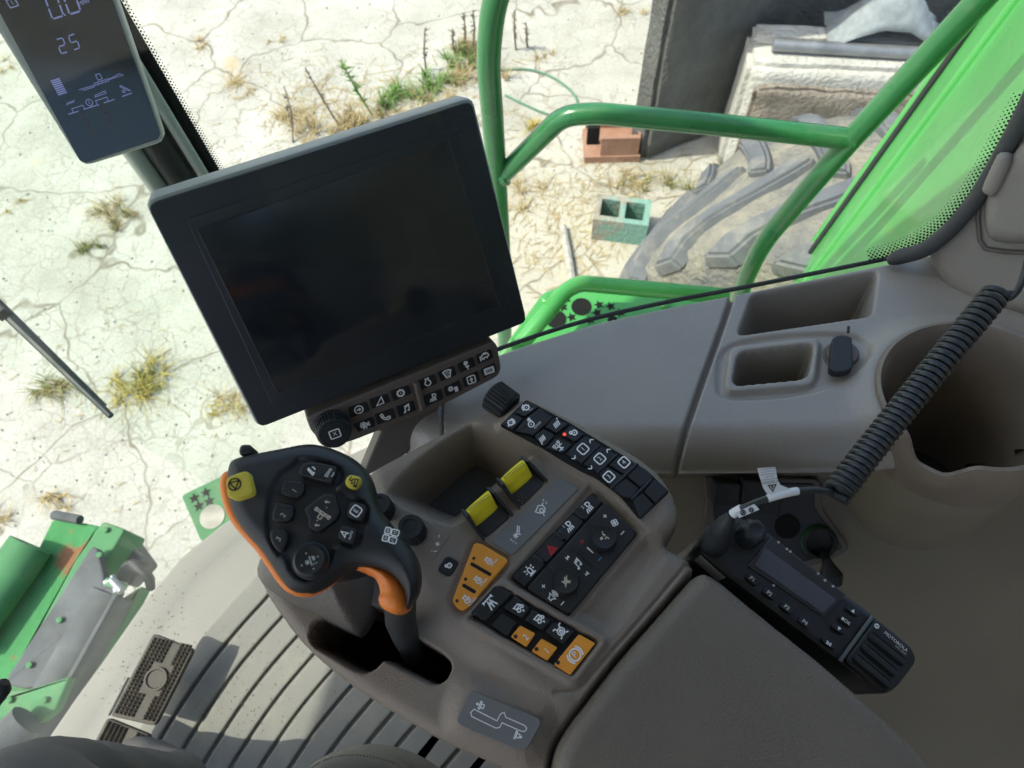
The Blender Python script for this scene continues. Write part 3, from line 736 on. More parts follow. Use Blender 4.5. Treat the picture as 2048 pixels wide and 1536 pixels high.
post = empty('cab_pillar', Vector((-.46, .645, CZ + ZF)))
tag(post, 'slim grey and black front corner post of the cab behind the small display', 'pillar')
def vpost(name, dx, w, m, y0=.0):
    # a vertical bar, leaning out slightly, beside the corner of the two panes
    c0 = Vector((-.455, .64, CZ + ZF)) + wdir2 * dx + out2 * y0; c1 = c0 + Vector((-.02, .03, 1.75))
    tube(name, [c0, c1], w, m, post, n=12)
wdir2 = Vector((.81, .58, 0)); out2 = Vector((-.58, .81, 0))
vpost('post_core', 0.0, .024, m_black)
vpost('post_trim', -.030, .013, m_frame, -.004)
vpost('post_trim', .026, .007, m_frame, -.02)
vpost('glass_bead', .041, .008, m_dark, .01)
# dots of the glass edge at the corner post
cf = Frame(Vector((-.455, .64, CZ + ZF)) + wdir2 * .047, wdir2, -out2)
dots('frit_dots', [Vector((0, .3)), Vector((-.012, 1.7))], 4, .0044, .0019, cf, .004, post, -1)

PF = Frame(at(1850, 520, -.572), at(2048, 620, -.56) - at(1850, 520, -.572), Vector((-.62, -.58, .52)))
rp = empty('rear_pillar_trim', at(1900, 600, -.575))
tag(rp, 'beige moulded rear pillar trim with grab handle beside the right window', 'pillar')
pil = smoothloop(pxs(PF, [(1838, 495), (1880, 462), (1925, 410), (1962, 360), (2000, 300), (2060, 195), (2150, 60), (2500, 100), (2500, 760), (2250, 700), (2048, 640), (1965, 625), (1905, 600), (1868, 560), (1850, 520)]), 2)
puffy('trim_body', pil, PF, -.05, 0, m_pillar, rp, r=.014, st=.002)
hand = smoothloop(pxs(PF, [(1968, 385), (2010, 320), (2060, 260), (2200, 220), (2250, 480), (2060, 492), (1985, 490), (1966, 470), (1962, 430)], .012), 2)
puffy('handle_cover', hand, PF, .0006, .016, m_pillar, rp, r=.012, st=.0015)
tube('trim_gap', [PF.w(*p, .001) for p in pxs(PF, [(1958, 405), (1956, 440), (1960, 480), (1972, 497), (2010, 503), (2060, 505)])], .0022, m_brown_dark, rp, n=8)
clip = smoothloop(pxs(PF, [(1994, 304), (2018, 305), (2024, 318), (2014, 350), (1996, 388), (1982, 398), (1962, 388), (1960, 376), (1980, 332)], .02), 1)
puffy('coat_clip', clip, PF, .001, .022, m_pillar, rp, r=.0065, st=.0007)
sl = [PF.w(*p, .004) for p in pxs(PF, [(1778, 521), (1800, 512), (1845, 502), (1880, 478), (1918, 442), (1955, 395), (1980, 355), (2010, 300), (2045, 235), (2075, 170)])]
tube('door_seal', smoothline(sl, 2), [.003] + [.0078] * 38, m_seal, rp, n=10) if False else None
sl2 = smoothline(sl, 2)
tube('door_seal', sl2, [.0035 + .0040 * min(1, i / 5) for i in range(len(sl2))], m_seal, rp, n=10)

# windscreen: curved pane from the floor edge up and forward
fe = pxs(fl, [(-300, 1900)] + front_edge[1:9])
fe = [Vector((p.x, p.y)) for p in smoothline([p.to_3d() for p in fe], 1)] + [Vector((-.47, .60)), Vector((-.455, .66))]
V = []; Fc = []; nr = 6
for j in range(nr + 1):
    s = j / nr
    for i, p in enumerate(fe):
        k = 1 - i / (len(fe) - 1)
        b = FWD * (.34 * s * min(1, k * 1.6)) + LAT * (.02 * s)
        V.append((p.x + b.x, p.y + b.y, CZ + ZF - .02 + 1.7 * s))
nf = len(fe)
for j in range(nr):
    for i in range(nf - 1): Fc.append((j * nf + i, j * nf + i + 1, (j + 1) * nf + i + 1, (j + 1) * nf + i))
ws = mk('windscreen_glass', V, Fc, m_glass, None); tag(ws, kind='structure')
sol = ws.modifiers.new('s', 'SOLIDIFY'); sol.thickness = .005
# ================================================================ armrest console
ZK = -.470
KF = hplane(ZK)
arm = empty('armrest_console', at(1100, 1300, ZK - .09))
tag(arm, 'brown armrest control console with black, orange and yellow switches', 'console')
outl = [(700, 950), (860, 866), (975, 808), (1010, 806), (1050, 786), (1130, 824), (1230, 879), (1310, 928), (1350, 978), (1368, 1035), (1360, 1062), (1338, 1086), (1362, 1098), (1386, 1112), (1398, 1134),
        (1400, 1165), (1500, 1260), (1700, 1440), (1750, 1640), (1300, 1760), (1150, 1640), (1060, 1580), (980, 1540), (880, 1497), (790, 1445), (700, 1388), (640, 1342), (590, 1297), (545, 1240), (508, 1185), (492, 1140), (496, 1105), (515, 1070), (560, 1030), (630, 985)]
OUT = smoothloop(pxs(KF, outl), 1)
xs = [p.x for p in OUT]; ys = [p.y for p in OUT]; st = .00125
X, Y = np.meshgrid(np.arange(min(xs) - .003, max(xs) + .003, st), np.arange(min(ys) - .003, max(ys) + .003, st))
sd = -sdpoly(X, Y, OUT)
H = np.zeros_like(X)
rr = .011; t = np.clip(1 - (sd - .002) / rr, 0, 1); H -= rr * (1 - np.sqrt(1 - t * t * .999)); H -= .055 * sst(.0028, 0, sd)
# lower deck round the lever gate
deck = smoothloop(pxs(KF, [(740, 900), (820, 1090), (870, 1180), (905, 1220), (960, 1262), (1105, 1390), (1140, 1400), (1170, 1380), (1200, 1700), (1800, 1700), (1800, 700), (700, 700)]), 2)
q = sdpoly(X, Y, deck); low = sst(-.002, .022, q); H -= .010 * low
gp_ = roundpoly(pxs(KF, [(928, 1362), (1092, 1430), (1062, 1512), (900, 1446)]), .01)
q = sdpoly(X, Y, gp_); H += .007 * sst(.012, -.004, q)
# raised strip of the outer keypad
strip = smoothloop(pxs(KF, [(990, 855), (1012, 835), (1050, 786), (1130, 824), (1230, 879), (1310, 928), (1352, 978), (1368, 1035), (1338, 1086), (1282, 1062), (1255, 1030), (1200, 975), (1120, 930), (1040, 888)]), 1)
q = sdpoly(X, Y, strip); H += .0055 * sst(.004, -.003, q)
# panels: knob panel trough and key panel frame
kn = pxs(KF, [(1182, 970), (1288, 1062), (1140, 1240), (1016, 1160)]); q = sdpoly(X, Y, kn); H -= .003 * sst(.002, -.002, q)
tr = pxs(KF, [(1290, 1075), (1330, 1100), (1215, 1265), (1150, 1232)]); q = sdpoly(X, Y, roundpoly(tr, .006)); H -= .006 * sst(.006, -.006, q)
kb = roundpoly(pxs(KF, [(1000, 1163), (1212, 1280), (1148, 1365), (925, 1240)]), .004); q = sdpoly(X, Y, kb); H += .003 * sst(.004, 0, q); q = sdpoly(X, Y, [p for p in offset(ccw(kb), -.003)]); H -= .004 * sst(.0015, -.001, q)
ok = offset(ccw(roundpoly(pxs(KF, [(948, 1083), (1019, 1120), (938, 1222), (918, 1225), (900, 1200)]), .004)), .002); q = sdpoly(X, Y, ok); H -= .0022 * sst(.0015, -.0015, q)
# tray ahead of the thumb switches
binp = smoothloop(pxs(KF, [(772, 980), (850, 905), (930, 845), (950, 842), (1062, 908), (1060, 925), (1000, 975), (925, 1042), (890, 1052), (785, 1004)]), 1)
q = sdpoly(X, Y, binp); H -= .058 * sst(.002, -.026, q)
# lever slot
slot = roundpoly(pxs(KF, [(608, 1268), (618, 1240), (640, 1232), (690, 1200), (760, 1210), (800, 1256), (879, 1303), (898, 1322), (897, 1342), (884, 1362), (862, 1367), (760, 1314), (748, 1332), (724, 1344), (700, 1336), (614, 1286)]), .005)
q = sdpoly(X, Y, slot); H -= .085 * sst(.0008, -.0035, q)
# armrest pad seat: console dips under the pad
pad_px = [(1098, 1560), (1106, 1510), (1122, 1474), (1152, 1430), (1239, 1316), (1331, 1213), (1384, 1152), (1403, 1138), (1430, 1141), (1517, 1214), (1702, 1360), (1900, 1545), (1990, 1680), (1800, 1830), (1300, 1850), (1120, 1700)]
padP = pxs(KF, pad_px, .012); q = sdpoly(X, Y, padP); H -= .02 * sst(.0035, -.004, q)
seam = pxs(KF, [(1110, 1384), (1160, 1378), (1290, 1228), (1372, 1130), (1395, 1128)]); H -= .0018 * sst(.0014, .0003, sdline(X, Y, seam))
heightfield('console_body', X, Y, H, None, m_brown, arm, KF.M, sd)
def hk(x, y): return 0
prism('tray_liner', pxs(KF, [(790, 992), (962, 893), (985, 890), (1046, 908), (1000, 962), (924, 1030), (892, 1042)], -.042), KF, -.062, -.042, m_rub, arm, bev=.002, r=.006)
prism('slot_shade_plate', offset(ccw(slot), .003), KF, -.085, -.0765, m_dark, arm, bev=.0002)  # near-black plate painting the shade at the bottom of the slot
padf = Frame((0, 0, CZ + ZK - .012), (1, 0, 0), (0, 0, 1))
puffy('armrest_pad', smoothloop(padP, 1), KF, -.03, .012, m_pad, arm, r=.010, st=.0016)

def key(quad, fr, h, m=None, par=None, g=.0005, th=.006, bev=.0005, r=.0014, name='key', sym=None, d=(1, -1.05), sz=8, at_=None, ink=None, lw=2.2, led=None, asp=1.0):
    P = pxs(fr, quad, h)
    k = prism(name, P, fr, h - th, h, m or m_key, par or arm, bev=bev, r=r, grow=-g, seg=2)
    if sym:
        cx = sum(p[0] for p in quad) / len(quad); cy = sum(p[1] for p in quad) / len(quad)
        if at_: cx, cy = at_
        icon(fr, cx, cy, d, sz, sym, ink or m_ink, k, h + .00015, lw, asp)
    if led:
        c = fr.px(led[0], led[1], h); o = mk('indicator', [(c.x + .0013 * cos(a * pi / 5), c.y + .0013 * sin(a * pi / 5), h + .0002) for a in range(10)], [tuple(range(10))], led[2] if len(led) > 2 else m_led, k, fr.M, smooth=False)
    return k
Z1 = lambda L: [(1000 + x / 5.12, 740 + y / 5.12) for x, y in L]
Z2 = lambda L: [(880 + x / 4.8, 1060 + y / 4.8) for x, y in L]
Z3 = lambda L: [(860 + x / 4.096, 960 + y / 4.096) for x, y in L]
z1 = lambda x, y: Z1([(x, y)])[0]; z2 = lambda x, y: Z2([(x, y)])[0]; z3 = lambda x, y: Z3([(x, y)])[0]
# --- outer keypad
hs = .0085
prism('keypad_base', pxs(KF, Z1([(270, 300), (700, 530), (1210, 840), (1500, 1020), (1728, 1240), (1720, 1262), (1440, 1527), (1412, 1512), (1240, 1300), (1130, 1215), (990, 1110), (820, 1028), (650, 930), (450, 808), (130, 640), (-5, 565)]), hs - .002), KF, .001, hs - .0018, m_key2, arm, bev=.0006, r=.002)
def k1(q, sym=None, at_=None, sz=9, **kw): return key(Z1(q), KF, hs, sym=sym, at_=z1(*at_) if at_ else None, sz=sz, d=(1, -.98), **kw)
k1([(145, 432), (272, 306), (405, 376), (250, 488)], 'gearf', (268, 385), 9, lw=1.7)
k1([(2, 548), (138, 440), (246, 494), (130, 626)], 'gearr', (108, 540), 9, lw=1.7)
k1([(140, 630), (255, 497), (410, 380), (540, 478), (335, 672)], 'fanmin', (328, 555), 11, lw=1.8)
k1([(545, 484), (720, 550), (578, 658), (452, 582)], 'reel', (580, 548), 10, lw=1.8)
k1([(340, 674), (446, 594), (572, 668), (446, 800)], 'reel2', (432, 700), 10, lw=1.8)
kk = k1([(618, 660), (728, 556), (866, 658), (800, 722), (760, 742)], 'lock', (752, 640), 9)
c = KF.px(*z1(660, 660), hs); mk('indicator', [(c.x + .0012 * cos(a * pi / 6), c.y + .0012 * sin(a * pi / 6), hs + .0003) for a in range(12)], [tuple(range(12))], m_ledr, kk, KF.M, smooth=False)
k1([(455, 804), (580, 684), (752, 760), (650, 860)], 'header', (605, 785), 11, lw=1.6)
kk = k1([(664, 862), (770, 756), (874, 668), (1026, 758), (830, 960)], '1', (850, 808), 10)
icon(KF, *z1(932, 722), (1, -.98), 6, 'up', m_ink, kk, hs + .00015); icon(KF, *z1(758, 898), (1, -.98), 6, 'down', m_ink, kk, hs + .00015)
kk = k1([(838, 964), (1030, 764), (1200, 868), (1000, 1052)], '2', (1022, 908), 10)
icon(KF, *z1(1106, 822), (1, -.98), 6, 'up', m_ink, kk, hs + .00015); icon(KF, *z1(928, 1002), (1, -.98), 6, 'down', m_ink, kk, hs + .00015)
k1([(1108, 975), (1206, 878), (1412, 952), (1280, 1082)], '4', (1270, 945), 10)
k1([(1004, 1062), (1100, 980), (1274, 1088), (1140, 1210)], '3', (1115, 1092), 10)
k1([(1420, 962), (1505, 1022), (1572, 1108), (1436, 1212), (1300, 1090)])
k1([(1582, 1108), (1726, 1240), (1592, 1378), (1466, 1246)])
k1([(1290, 1100), (1430, 1218), (1345, 1325), (1240, 1300), (1145, 1216)])
k1([(1460, 1250), (1586, 1388), (1440, 1524), (1412, 1510), (1348, 1330)])
for a, b in (((1550, 1125), (1345, 1330)), ((1410, 960), (1140, 1212)), ((1200, 868), (995, 1056)), ((1025, 764), (825, 958)), ((535, 485), (330, 670))):
    A = KF.w(*KF.px(*z1(*a), hs), hs - .0002); B_ = KF.w(*KF.px(*z1(*b), hs), hs - .0002)
    tube('key_ridge', [A, A * .5 + B_ * .5, B_], .0011, m_key, arm, n=8)
# --- thumb switches
def thumb(A, B, C, D, E_, F_):
    """rocker paddle: A-B far edge, D-C near edge; E_, F_ = near corners of the black well"""
    P = [KF.px(*p, .004) for p in (A, B, C, D)]
    hous = prism('switch_housing', pxs(KF, [(A[0] - 2, A[1] + 3), (B[0] + 8, B[1] - 4), F_, E_], 0), KF, -.05, .0008, m_black, arm, bev=.001, r=.003)
    prof = [(-.04, -.004), (.0, .0065), (.10, .0105), (.22, .0125), (.36, .0128), (.50, .0115), (.62, .0088), (.66, .0080), (.70, .0064), (.86, .0040), (1.0, .0012), (1.02, -.004)]
    n = 5; V = []; Fc = []
    for f, h in prof:
        for k in range(n):
            s = k / (n - 1); q = P[0].lerp(P[3], f).lerp(P[1].lerp(P[2], f), s); V.append((q.x, q.y, h - .0012 * (2 * s - 1) ** 2 * (h > 0)))
    m_ = len(prof)
    for r in range(m_ - 1):
        for k in range(n - 1): Fc.append((r * n + k, r * n + k + 1, (r + 1) * n + k + 1, (r + 1) * n + k))
    Fc.append(tuple(r * n for r in range(m_))); Fc.append(tuple(r * n + n - 1 for r in reversed(range(m_))))
    sw = mk('switch', V, Fc, m_yel, arm, KF.M, ang=35)
    for f in (.30, .40):
        a, b = P[0].lerp(P[3], f), P[1].lerp(P[2], f); pts = []
        for k in range(7):
            s = .06 + .88 * k / 6; q = P[0].lerp(P[3], f - .10 * (1 - s)).lerp(P[1].lerp(P[2], f - .10 * (1 - s)), s); pts.append(KF.w(q.x, q.y, .0126 - .0012 * (2 * s - 1) ** 2))
        tube('switch_ridge', pts, .00045, m_yel2, sw, n=5)
    # cheeks of the well on both sides of the paddle
    for a, e in ((P[0], KF.px(*E_, 0)), (P[1], KF.px(*F_, 0))):
        o = (P[1] - P[0]).normalized() * .0014; o = -o if a is P[0] else o
        V = []
        for q, h in ((a.lerp(e, -.06), -.004), (a.lerp(e, -.06), .0085), (a.lerp(e, .25), .0115), (a.lerp(e, .6), .0062), (e, .0015), (e, -.004)):
            V += [(q.x + o.x * .3, q.y + o.y * .3, h), (q.x + o.x * 1.6, q.y + o.y * 1.6, h)]
        k = len(V) // 2; Fc = [tuple(range(0, 2 * k, 2)), tuple(reversed(range(1, 2 * k, 2)))] + [(2 * i_, 2 * i_ + 1, 2 * ((i_ + 1) % k) + 1, 2 * ((i_ + 1) % k)) for i_ in range(k)]
        mk('switch_cheek', V, Fc, m_black, arm, KF.M, smooth=False)
thumb((1000, 960), (1042, 922), (1066, 950), (1022, 988), (1043, 1015), (1091, 966))
thumb((931, 1022), (975, 983), (996, 1014), (953, 1051), (971, 1078), (1022, 1034))
# --- grey label plate
plq = [(1121, 954), (1159, 976), (1029, 1108), (1022, 1110), (984, 1085), (985, 1078)]
lp = prism('label_plate', pxs(KF, plq, .001), KF, -.003, .001, m_plate, arm, bev=.0006, r=.002)
icon(KF, 1084, 1020, (1, -1.0), 13, 'mill', m_ink, lp, .00125, 1.7); icon(KF, 1033, 1070, (1, -1.0), 12, 'star', m_ink, lp, .00125, 1.7)
# --- knob panel
hp = .001
prism('panel_base', pxs(KF, Z3([(1330, 100), (1700, 440), (1140, 1115), (1110, 1112), (655, 800)]), hp - .002), KF, -.006, hp - .002, m_key2, arm, bev=.0005, r=.002)
pan = prism('knob_panel', pxs(KF, Z3([(1432, 178), (1695, 440), (1140, 1108), (785, 888)]), hp), KF, -.004, hp, m_black, arm, bev=.001, r=.003)
A, B_, C_, D_ = (1330, 105), (1425, 170), (775, 885), (665, 800)
def lerp(p, q, t): return (p[0] + (q[0] - p[0]) * t, p[1] + (q[1] - p[1]) * t)
ts = [0, .235, .475, .725, 1]
for i, (sym, ink, pos) in enumerate((('light2', m_ink, (1300, 222)), ('light1', m_ink, (1143, 380)), ('hazard', m_inkr, (992, 565)), ('beacon', m_ink, (822, 745)))):
    q = [lerp(A, D_, ts[i] + .004), lerp(B_, C_, ts[i] + .004), lerp(B_, C_, ts[i + 1] - .004), lerp(A, D_, ts[i + 1] - .004)]
    key(Z3(q), KF, hp + .0005, sym=sym, at_=z3(*pos), sz=11, d=(1, -1.1), ink=ink, lw=1.4 if sym == 'hazard' else 2.0, led=(*z3(*((1230, 250), (1065, 420), (905, 602), (742, 800))[i]),))
for cx, cy, sym in ((1425, 470, 'person'), (1115, 830, 'mute')):
    c = KF.px(*z3(cx, cy), .006); r = (KF.px(*z3(cx + 105, cy), .006) - c).length
    kb_ = lathe('rotary_knob', [(r * 1.06, 0), (r * 1.05, .002), (r, .0025), (r * .98, .006), (r * .93, .0072), (r * .5, .0068), (.0003, .0066)], m_black, arm, KF.M @ Matrix.Translation((c.x, c.y, hp)), n=40)
    icon(KF, *z3(cx, cy), (1, -1.1), 10, sym, m_inky, kb_, hp + .0076, 1.8)
def pi_(sym, x, y, s, ink=None, d=(1, -1.1), lw=1.9): icon(KF, *z3(x, y), d, s, sym, ink or m_ink, pan, hp + .0002, lw)
pi_('plus', 1433, 295, 4.4); pi_('blower', 1512, 350, 8); pi_('minus', 1577, 433, 5.5); pi_('plus', 1247, 505, 4.6, m_inkr); pi_('bar', 1312, 575, 8)
pi_('minus', 1392, 647, 5.5, m_inkb); pi_('prev', 1130, 632, 6); pi_('note', 1212, 690, 10); pi_('next', 1282, 772, 6); pi_('plus', 930, 870, 4.6); pi_('spk', 1005, 950, 10); pi_('minus', 1085, 1010, 5.5)
def ridge(a, b, fr=KF, h=hp, zf=z3, m=m_key, r=.0011, par=None):
    A = fr.w(*fr.px(*zf(*a), h), h); B_ = fr.w(*fr.px(*zf(*b), h), h); tube('ridge', [A, A * .5 + B_ * .5, B_], r, m, par or arm, n=8)
ridge((1150, 535), (1375, 745)); ridge((1180, 262), (1250, 312), h=.0016); ridge((1015, 435), (1085, 487), h=.0016); ridge((850, 620), (925, 675), h=.0016)
ridge((1288, 345), (1340, 385)); ridge((970, 712), (1018, 750)); ridge((1195, 905), (1225, 928)); ridge((1515, 560), (1540, 585))
# --- orange speed keys
ho = .0018
op = [(345, 120), (400, 130), (640, 275), (652, 305), (270, 745), (225, 775), (165, 748), (122, 690), (125, 655), (322, 138)]
okp = prism('speed_key_plate', pxs(KF, Z2(op), ho), KF, -.003, ho, m_okey, arm, bev=.001, r=.002)
for a, b in (((295, 320), (490, 432)), ((216, 524), (342, 600))):
    pa, pb = KF.px(*z2(*a), ho), KF.px(*z2(*b), ho); u = (pb - pa).normalized(); v = Vector((-u.y, u.x)) * .0011
    prism('key_slot', [pa - v, pb - v, pb + v, pa + v], KF, ho - .001, ho + .0003, m_key2, okp, bev=.0002, r=.001)
for (x, y, s), (lx, ly) in zip(((450, 285, 10.5), (350, 470, 11), (240, 655, 12)), ((325, 272), (246, 473), (162, 680))):
    icon(KF, *z2(x + 20, y + 10), (1, -1.12), s, 'rpm', m_ink, okp, ho + .0002, 1.8)
    c = KF.px(*z2(lx, ly), ho); mk('indicator', [(c.x + .0011 * cos(a * pi / 5), c.y + .0011 * sin(a * pi / 5), ho + .0002) for a in range(10)], [tuple(range(10))], m_led, okp, KF.M, smooth=False)
# --- lower key panel
hq = .003
prism('key_panel_base', pxs(KF, Z2([(530, 510), (1510, 1080), (1250, 1412), (270, 805)]), .0005), KF, -.003, .0003, m_key2, arm, bev=.0003, r=.002)
def k2(q, sym=None, at_=None, sz=9, **kw): return key(Z2(q), KF, hq, sym=sym, at_=z2(*at_) if at_ else None, sz=sz, d=(1, -1.12), th=.0035, **kw)
k2([(530, 515), (710, 606), (438, 886), (276, 800)], 'road', (485, 700), 13, led=(*z2(342, 795),), lw=2.4)
k2([(720, 618), (872, 748), (792, 862), (602, 752)], 'tract', (778, 750), 12, led=(*z2(668, 748),), lw=2)
k2([(884, 750), (1080, 868), (985, 972), (804, 866)], 'tract2', (975, 855), 12, led=(*z2(862, 860),), lw=2)
k2([(1088, 876), (1306, 966), (1188, 1106), (996, 978)], 'diff', (1158, 970), 12, led=(*z2(1066, 980),), lw=2)
k2([(590, 790), (748, 886), (642, 1032), (486, 916)])
k2([(768, 905), (928, 990), (832, 1134), (668, 1026)], 'big2', (825, 1030), 8.5, m=m_okey, led=(*z2(725, 1023),))
k2([(972, 1030), (1142, 1126), (1032, 1266), (868, 1166)], 'big1', (1028, 1162), 8.5, m=m_okey, led=(*z2(926, 1143),))
k2([(1332, 988), (1505, 1085), (1250, 1406), (1082, 1292)], 'park', (1296, 1198), 16, m=m_okey, led=(*z2(1132, 1272),), lw=2.4)
# --- dial with print, small lock key, thumbwheel
prism('dial_plate', pxs(KF, [(838, 1050), (868, 1052), (905, 1066), (872, 1112), (862, 1122), (838, 1110)], .0006), KF, -.012, .0004, m_brown, arm, bev=.0004, r=.004)
icon(KF, 875, 1088, (1, -1.0), 11, 'dial', m_ink, arm, .0012, 1.5)
def knob(px, py, pz, top_px, r_px, hgt, parent, m=m_rub, ribs=28):
    c = KF.px(px, py, 0); r = (KF.px(px + r_px, py, 0) - c).length
    V = []
    def mod(rr_, z, a): return (rr_ * (1 + .035 * (1 if int(a / (2 * pi) * ribs * 2) % 2 else -1)) if .001 < z < hgt - .0015 and rr_ > r * .8 else rr_, z)
    return lathe('dial_knob', [(r * 1.02, 0), (r * 1.02, .002), (r, .003), (r * .97, hgt - .002), (r * .92, hgt), (r * .62, hgt), (r * .58, hgt - .0008), (.0003, hgt - .0008)], m, parent, KF.M @ Matrix.Translation((c.x, c.y, pz)), n=ribs * 4, mod=mod, ang=25)
knob(829, 1066, -.004, None, 25, .022, arm)
knob(768, 1020, -.004, None, 22, .020, arm)
kq = prism('key', pxs(KF, [(893, 1110), (920, 1123), (900, 1155), (873, 1141)], .0012), KF, -.01, .0012, m_key, arm, bev=.0008, r=.003)
icon(KF, 897, 1131, (1, -1.1), 8.5, 'lock', m_ink, kq, .0014, 2)
# thumbwheel lying on its side at the far edge
ca = KF.w(*KF.px(1002, 800), -.002); ax = (KF.w(*KF.px(1024, 818), 0) - KF.w(*KF.px(978, 784), 0)).normalized()
Mw = Vector((0, 0, 1)).rotation_difference(ax).to_matrix().to_4x4(); Mw.translation = ca
rw = .0115
def wm(r, z, a): return (r * (1 + .05 * (1 if int(a / (2 * pi) * 30 * 2) % 2 else -1)) if r > rw * .9 else r, z)
lathe('thumbwheel', [(.001, -.0095), (rw * .85, -.0095), (rw, -.008), (rw, .008), (rw * .85, .0095), (.001, .0095)], m_rub, arm, Mw, n=120, mod=wm, ang=25)
# gate plate with the lever pattern
hg = .0005
gpl = prism('gate_plate', pxs(KF, [(940, 1380), (1076, 1435), (1083, 1446), (1055, 1497), (1041, 1502), (919, 1451), (912, 1440)], hg), KF, -.006, hg, m_plate, arm, bev=.0006, r=.003)
def poly_ribbon(fr, L, w_px, h, m, par, name='print_line', closed=False):
    P = pxs(fr, L, h); w = (fr.px(L[0][0] + w_px, L[0][1], h) - P[0]).length; V, Fc = ribbon(P, w, closed)
    return mk(name, [(v.x, v.y, h) for v in V], Fc, m, par, fr.M, smooth=False)
Z5 = lambda L: [(480 + x / 2.695, 1080 + y / 2.695) for x, y in L]
poly_ribbon(KF, Z5([(1262, 912), (1385, 975), (1400, 945), (1408, 935), (1425, 930), (1432, 955), (1535, 1000), (1546, 1015), (1535, 1032), (1515, 1030), (1412, 985), (1400, 1010), (1380, 1014), (1250, 952), (1243, 930)]), 1.6, hg + .0002, m_ink, gpl, closed=True)
icon(KF, *Z5([(1300, 893)])[0], (1, .45), 9, [SC_([(-.4, -.8), (-.1, -.8), (-.1, .8), (-.4, .8)]), SC_(rrect(.3, 0, .35, .4, .05)), S((-.5, 0), (-1.1, 0)), S((-.85, .3), (-1.15, 0), (-.85, -.3))], m_ink, gpl, hg + .0002, 1.5)
icon(KF, *Z5([(1492, 1052)])[0], (1, .45), 9, [SC_([(-.4, -.8), (-.1, -.8), (-.1, .8), (-.4, .8)]), SC_(rrect(.3, 0, .35, .4, .05)), S((.6, 0), (1.2, 0)), S((.9, .3), (1.2, 0), (.9, -.3))], m_ink, gpl, hg + .0002, 1.5)
# hump beside the lever slot (palm support moulded into the console)
def hump():
    base = smoothloop(pxs(KF, [(500, 1150), (545, 1080), (620, 1040), (720, 1060), (762, 1110), (760, 1200), (745, 1235), (722, 1275), (700, 1268), (640, 1240), (560, 1205)], -.02), 2)
    c = KF.px(650, 1140, .03)
    V = []; Fc = []; n = len(base)
    lev = [(0, -.03), (.06, -.012), (.22, .004), (.45, .016), (.7, .023), (1, .025)]
    for f, h in lev:
        for p in base:
            q = p * (1 - f) + c * f; V.append((q.x, q.y, h))
    for k in range(len(lev) - 1):
        for i in range(n):
            j = (i + 1) % n; Fc.append((k * n + i, k * n + j, (k + 1) * n + j, (k + 1) * n + i))
    return mk('palm_hump', V, Fc, m_pad2, arm, KF.M, ang=0)
m_pad2 = leather('hump_skin', (.135, .117, .099), 300, .3, .5)
hump()
# leg of the console down to the seat base (dark underside)
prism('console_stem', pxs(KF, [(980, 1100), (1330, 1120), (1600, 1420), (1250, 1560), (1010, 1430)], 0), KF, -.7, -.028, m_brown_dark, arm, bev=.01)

# ================================================================ control lever
ZJ = -.372
JF = Frame(at(640, 1040, ZJ), (1, 0, 0), Vector((.10, -.12, 1)))
lev = empty('control_lever', at(830, 1325, ZK - .08))
tag(lev, 'black multifunction control lever with orange rim and yellow buttons', 'lever')
head_px = [(440, 945), (446, 918), (458, 907), (500, 897), (560, 886), (600, 877), (640, 879), (690, 898), (722, 920), (742, 955), (749, 1000), (772, 1034), (812, 1078), (834, 1113), (841, 1150), (836, 1185), (818, 1212), (806, 1222), (808, 1196), (797, 1166), (770, 1141), (735, 1129), (705, 1131), (680, 1143), (640, 1172), (612, 1185), (582, 1187), (562, 1175), (530, 1128), (508, 1094), (480, 1066), (456, 1032), (442, 990)]
hp_ = smoothloop(pxs(JF, head_px), 2)
WELL = smoothloop(pxs(JF, [(600, 911), (681, 930), (688, 957), (670, 977), (693, 991), (739, 1006), (732, 1050), (715, 1099), (668, 1084), (660, 1130), (620, 1165), (580, 1150), (570, 1110), (551, 1111), (529, 1060), (537, 996), (556, 947), (581, 933)]), 1)
def headx(X, Y, sd):
    w = sdpoly(X, Y, WELL); return -.0022 * sst(.0015, -.0015, w) - .004 * sst(.03, .0, sd) * 1.0
puffy('head_shell', hp_, JF, -.022, .0022, m_grip, lev, r=.009, st=.0007, extra=headx)
rim_px = [(431, 955), (446, 935), (490, 930), (560, 920), (620, 910), (680, 930), (715, 970), (725, 1010), (750, 1046), (790, 1090), (815, 1130), (815, 1160), (805, 1190), (795, 1166), (768, 1142), (735, 1130), (705, 1132), (680, 1146), (640, 1178), (610, 1192), (578, 1192), (556, 1178), (524, 1130), (502, 1098), (474, 1070), (449, 1036), (434, 992)]
puffy('rim_band', smoothloop(pxs(JF, rim_px, -.012), 2), JF, -.030, -.012, m_ogrip, lev, r=.004, st=.0008)
# orange thumb rest curling under the grip
th_px = [(690, 1134), (735, 1120), (780, 1130), (812, 1160), (822, 1200), (808, 1224), (786, 1230), (762, 1222), (749, 1203), (755, 1178), (744, 1154), (720, 1140)]
puffy('thumb_rest', smoothloop(pxs(JF, th_px, -.010), 1), JF, -.05, -.010, m_ogrip, lev, r=.009, st=.0007)
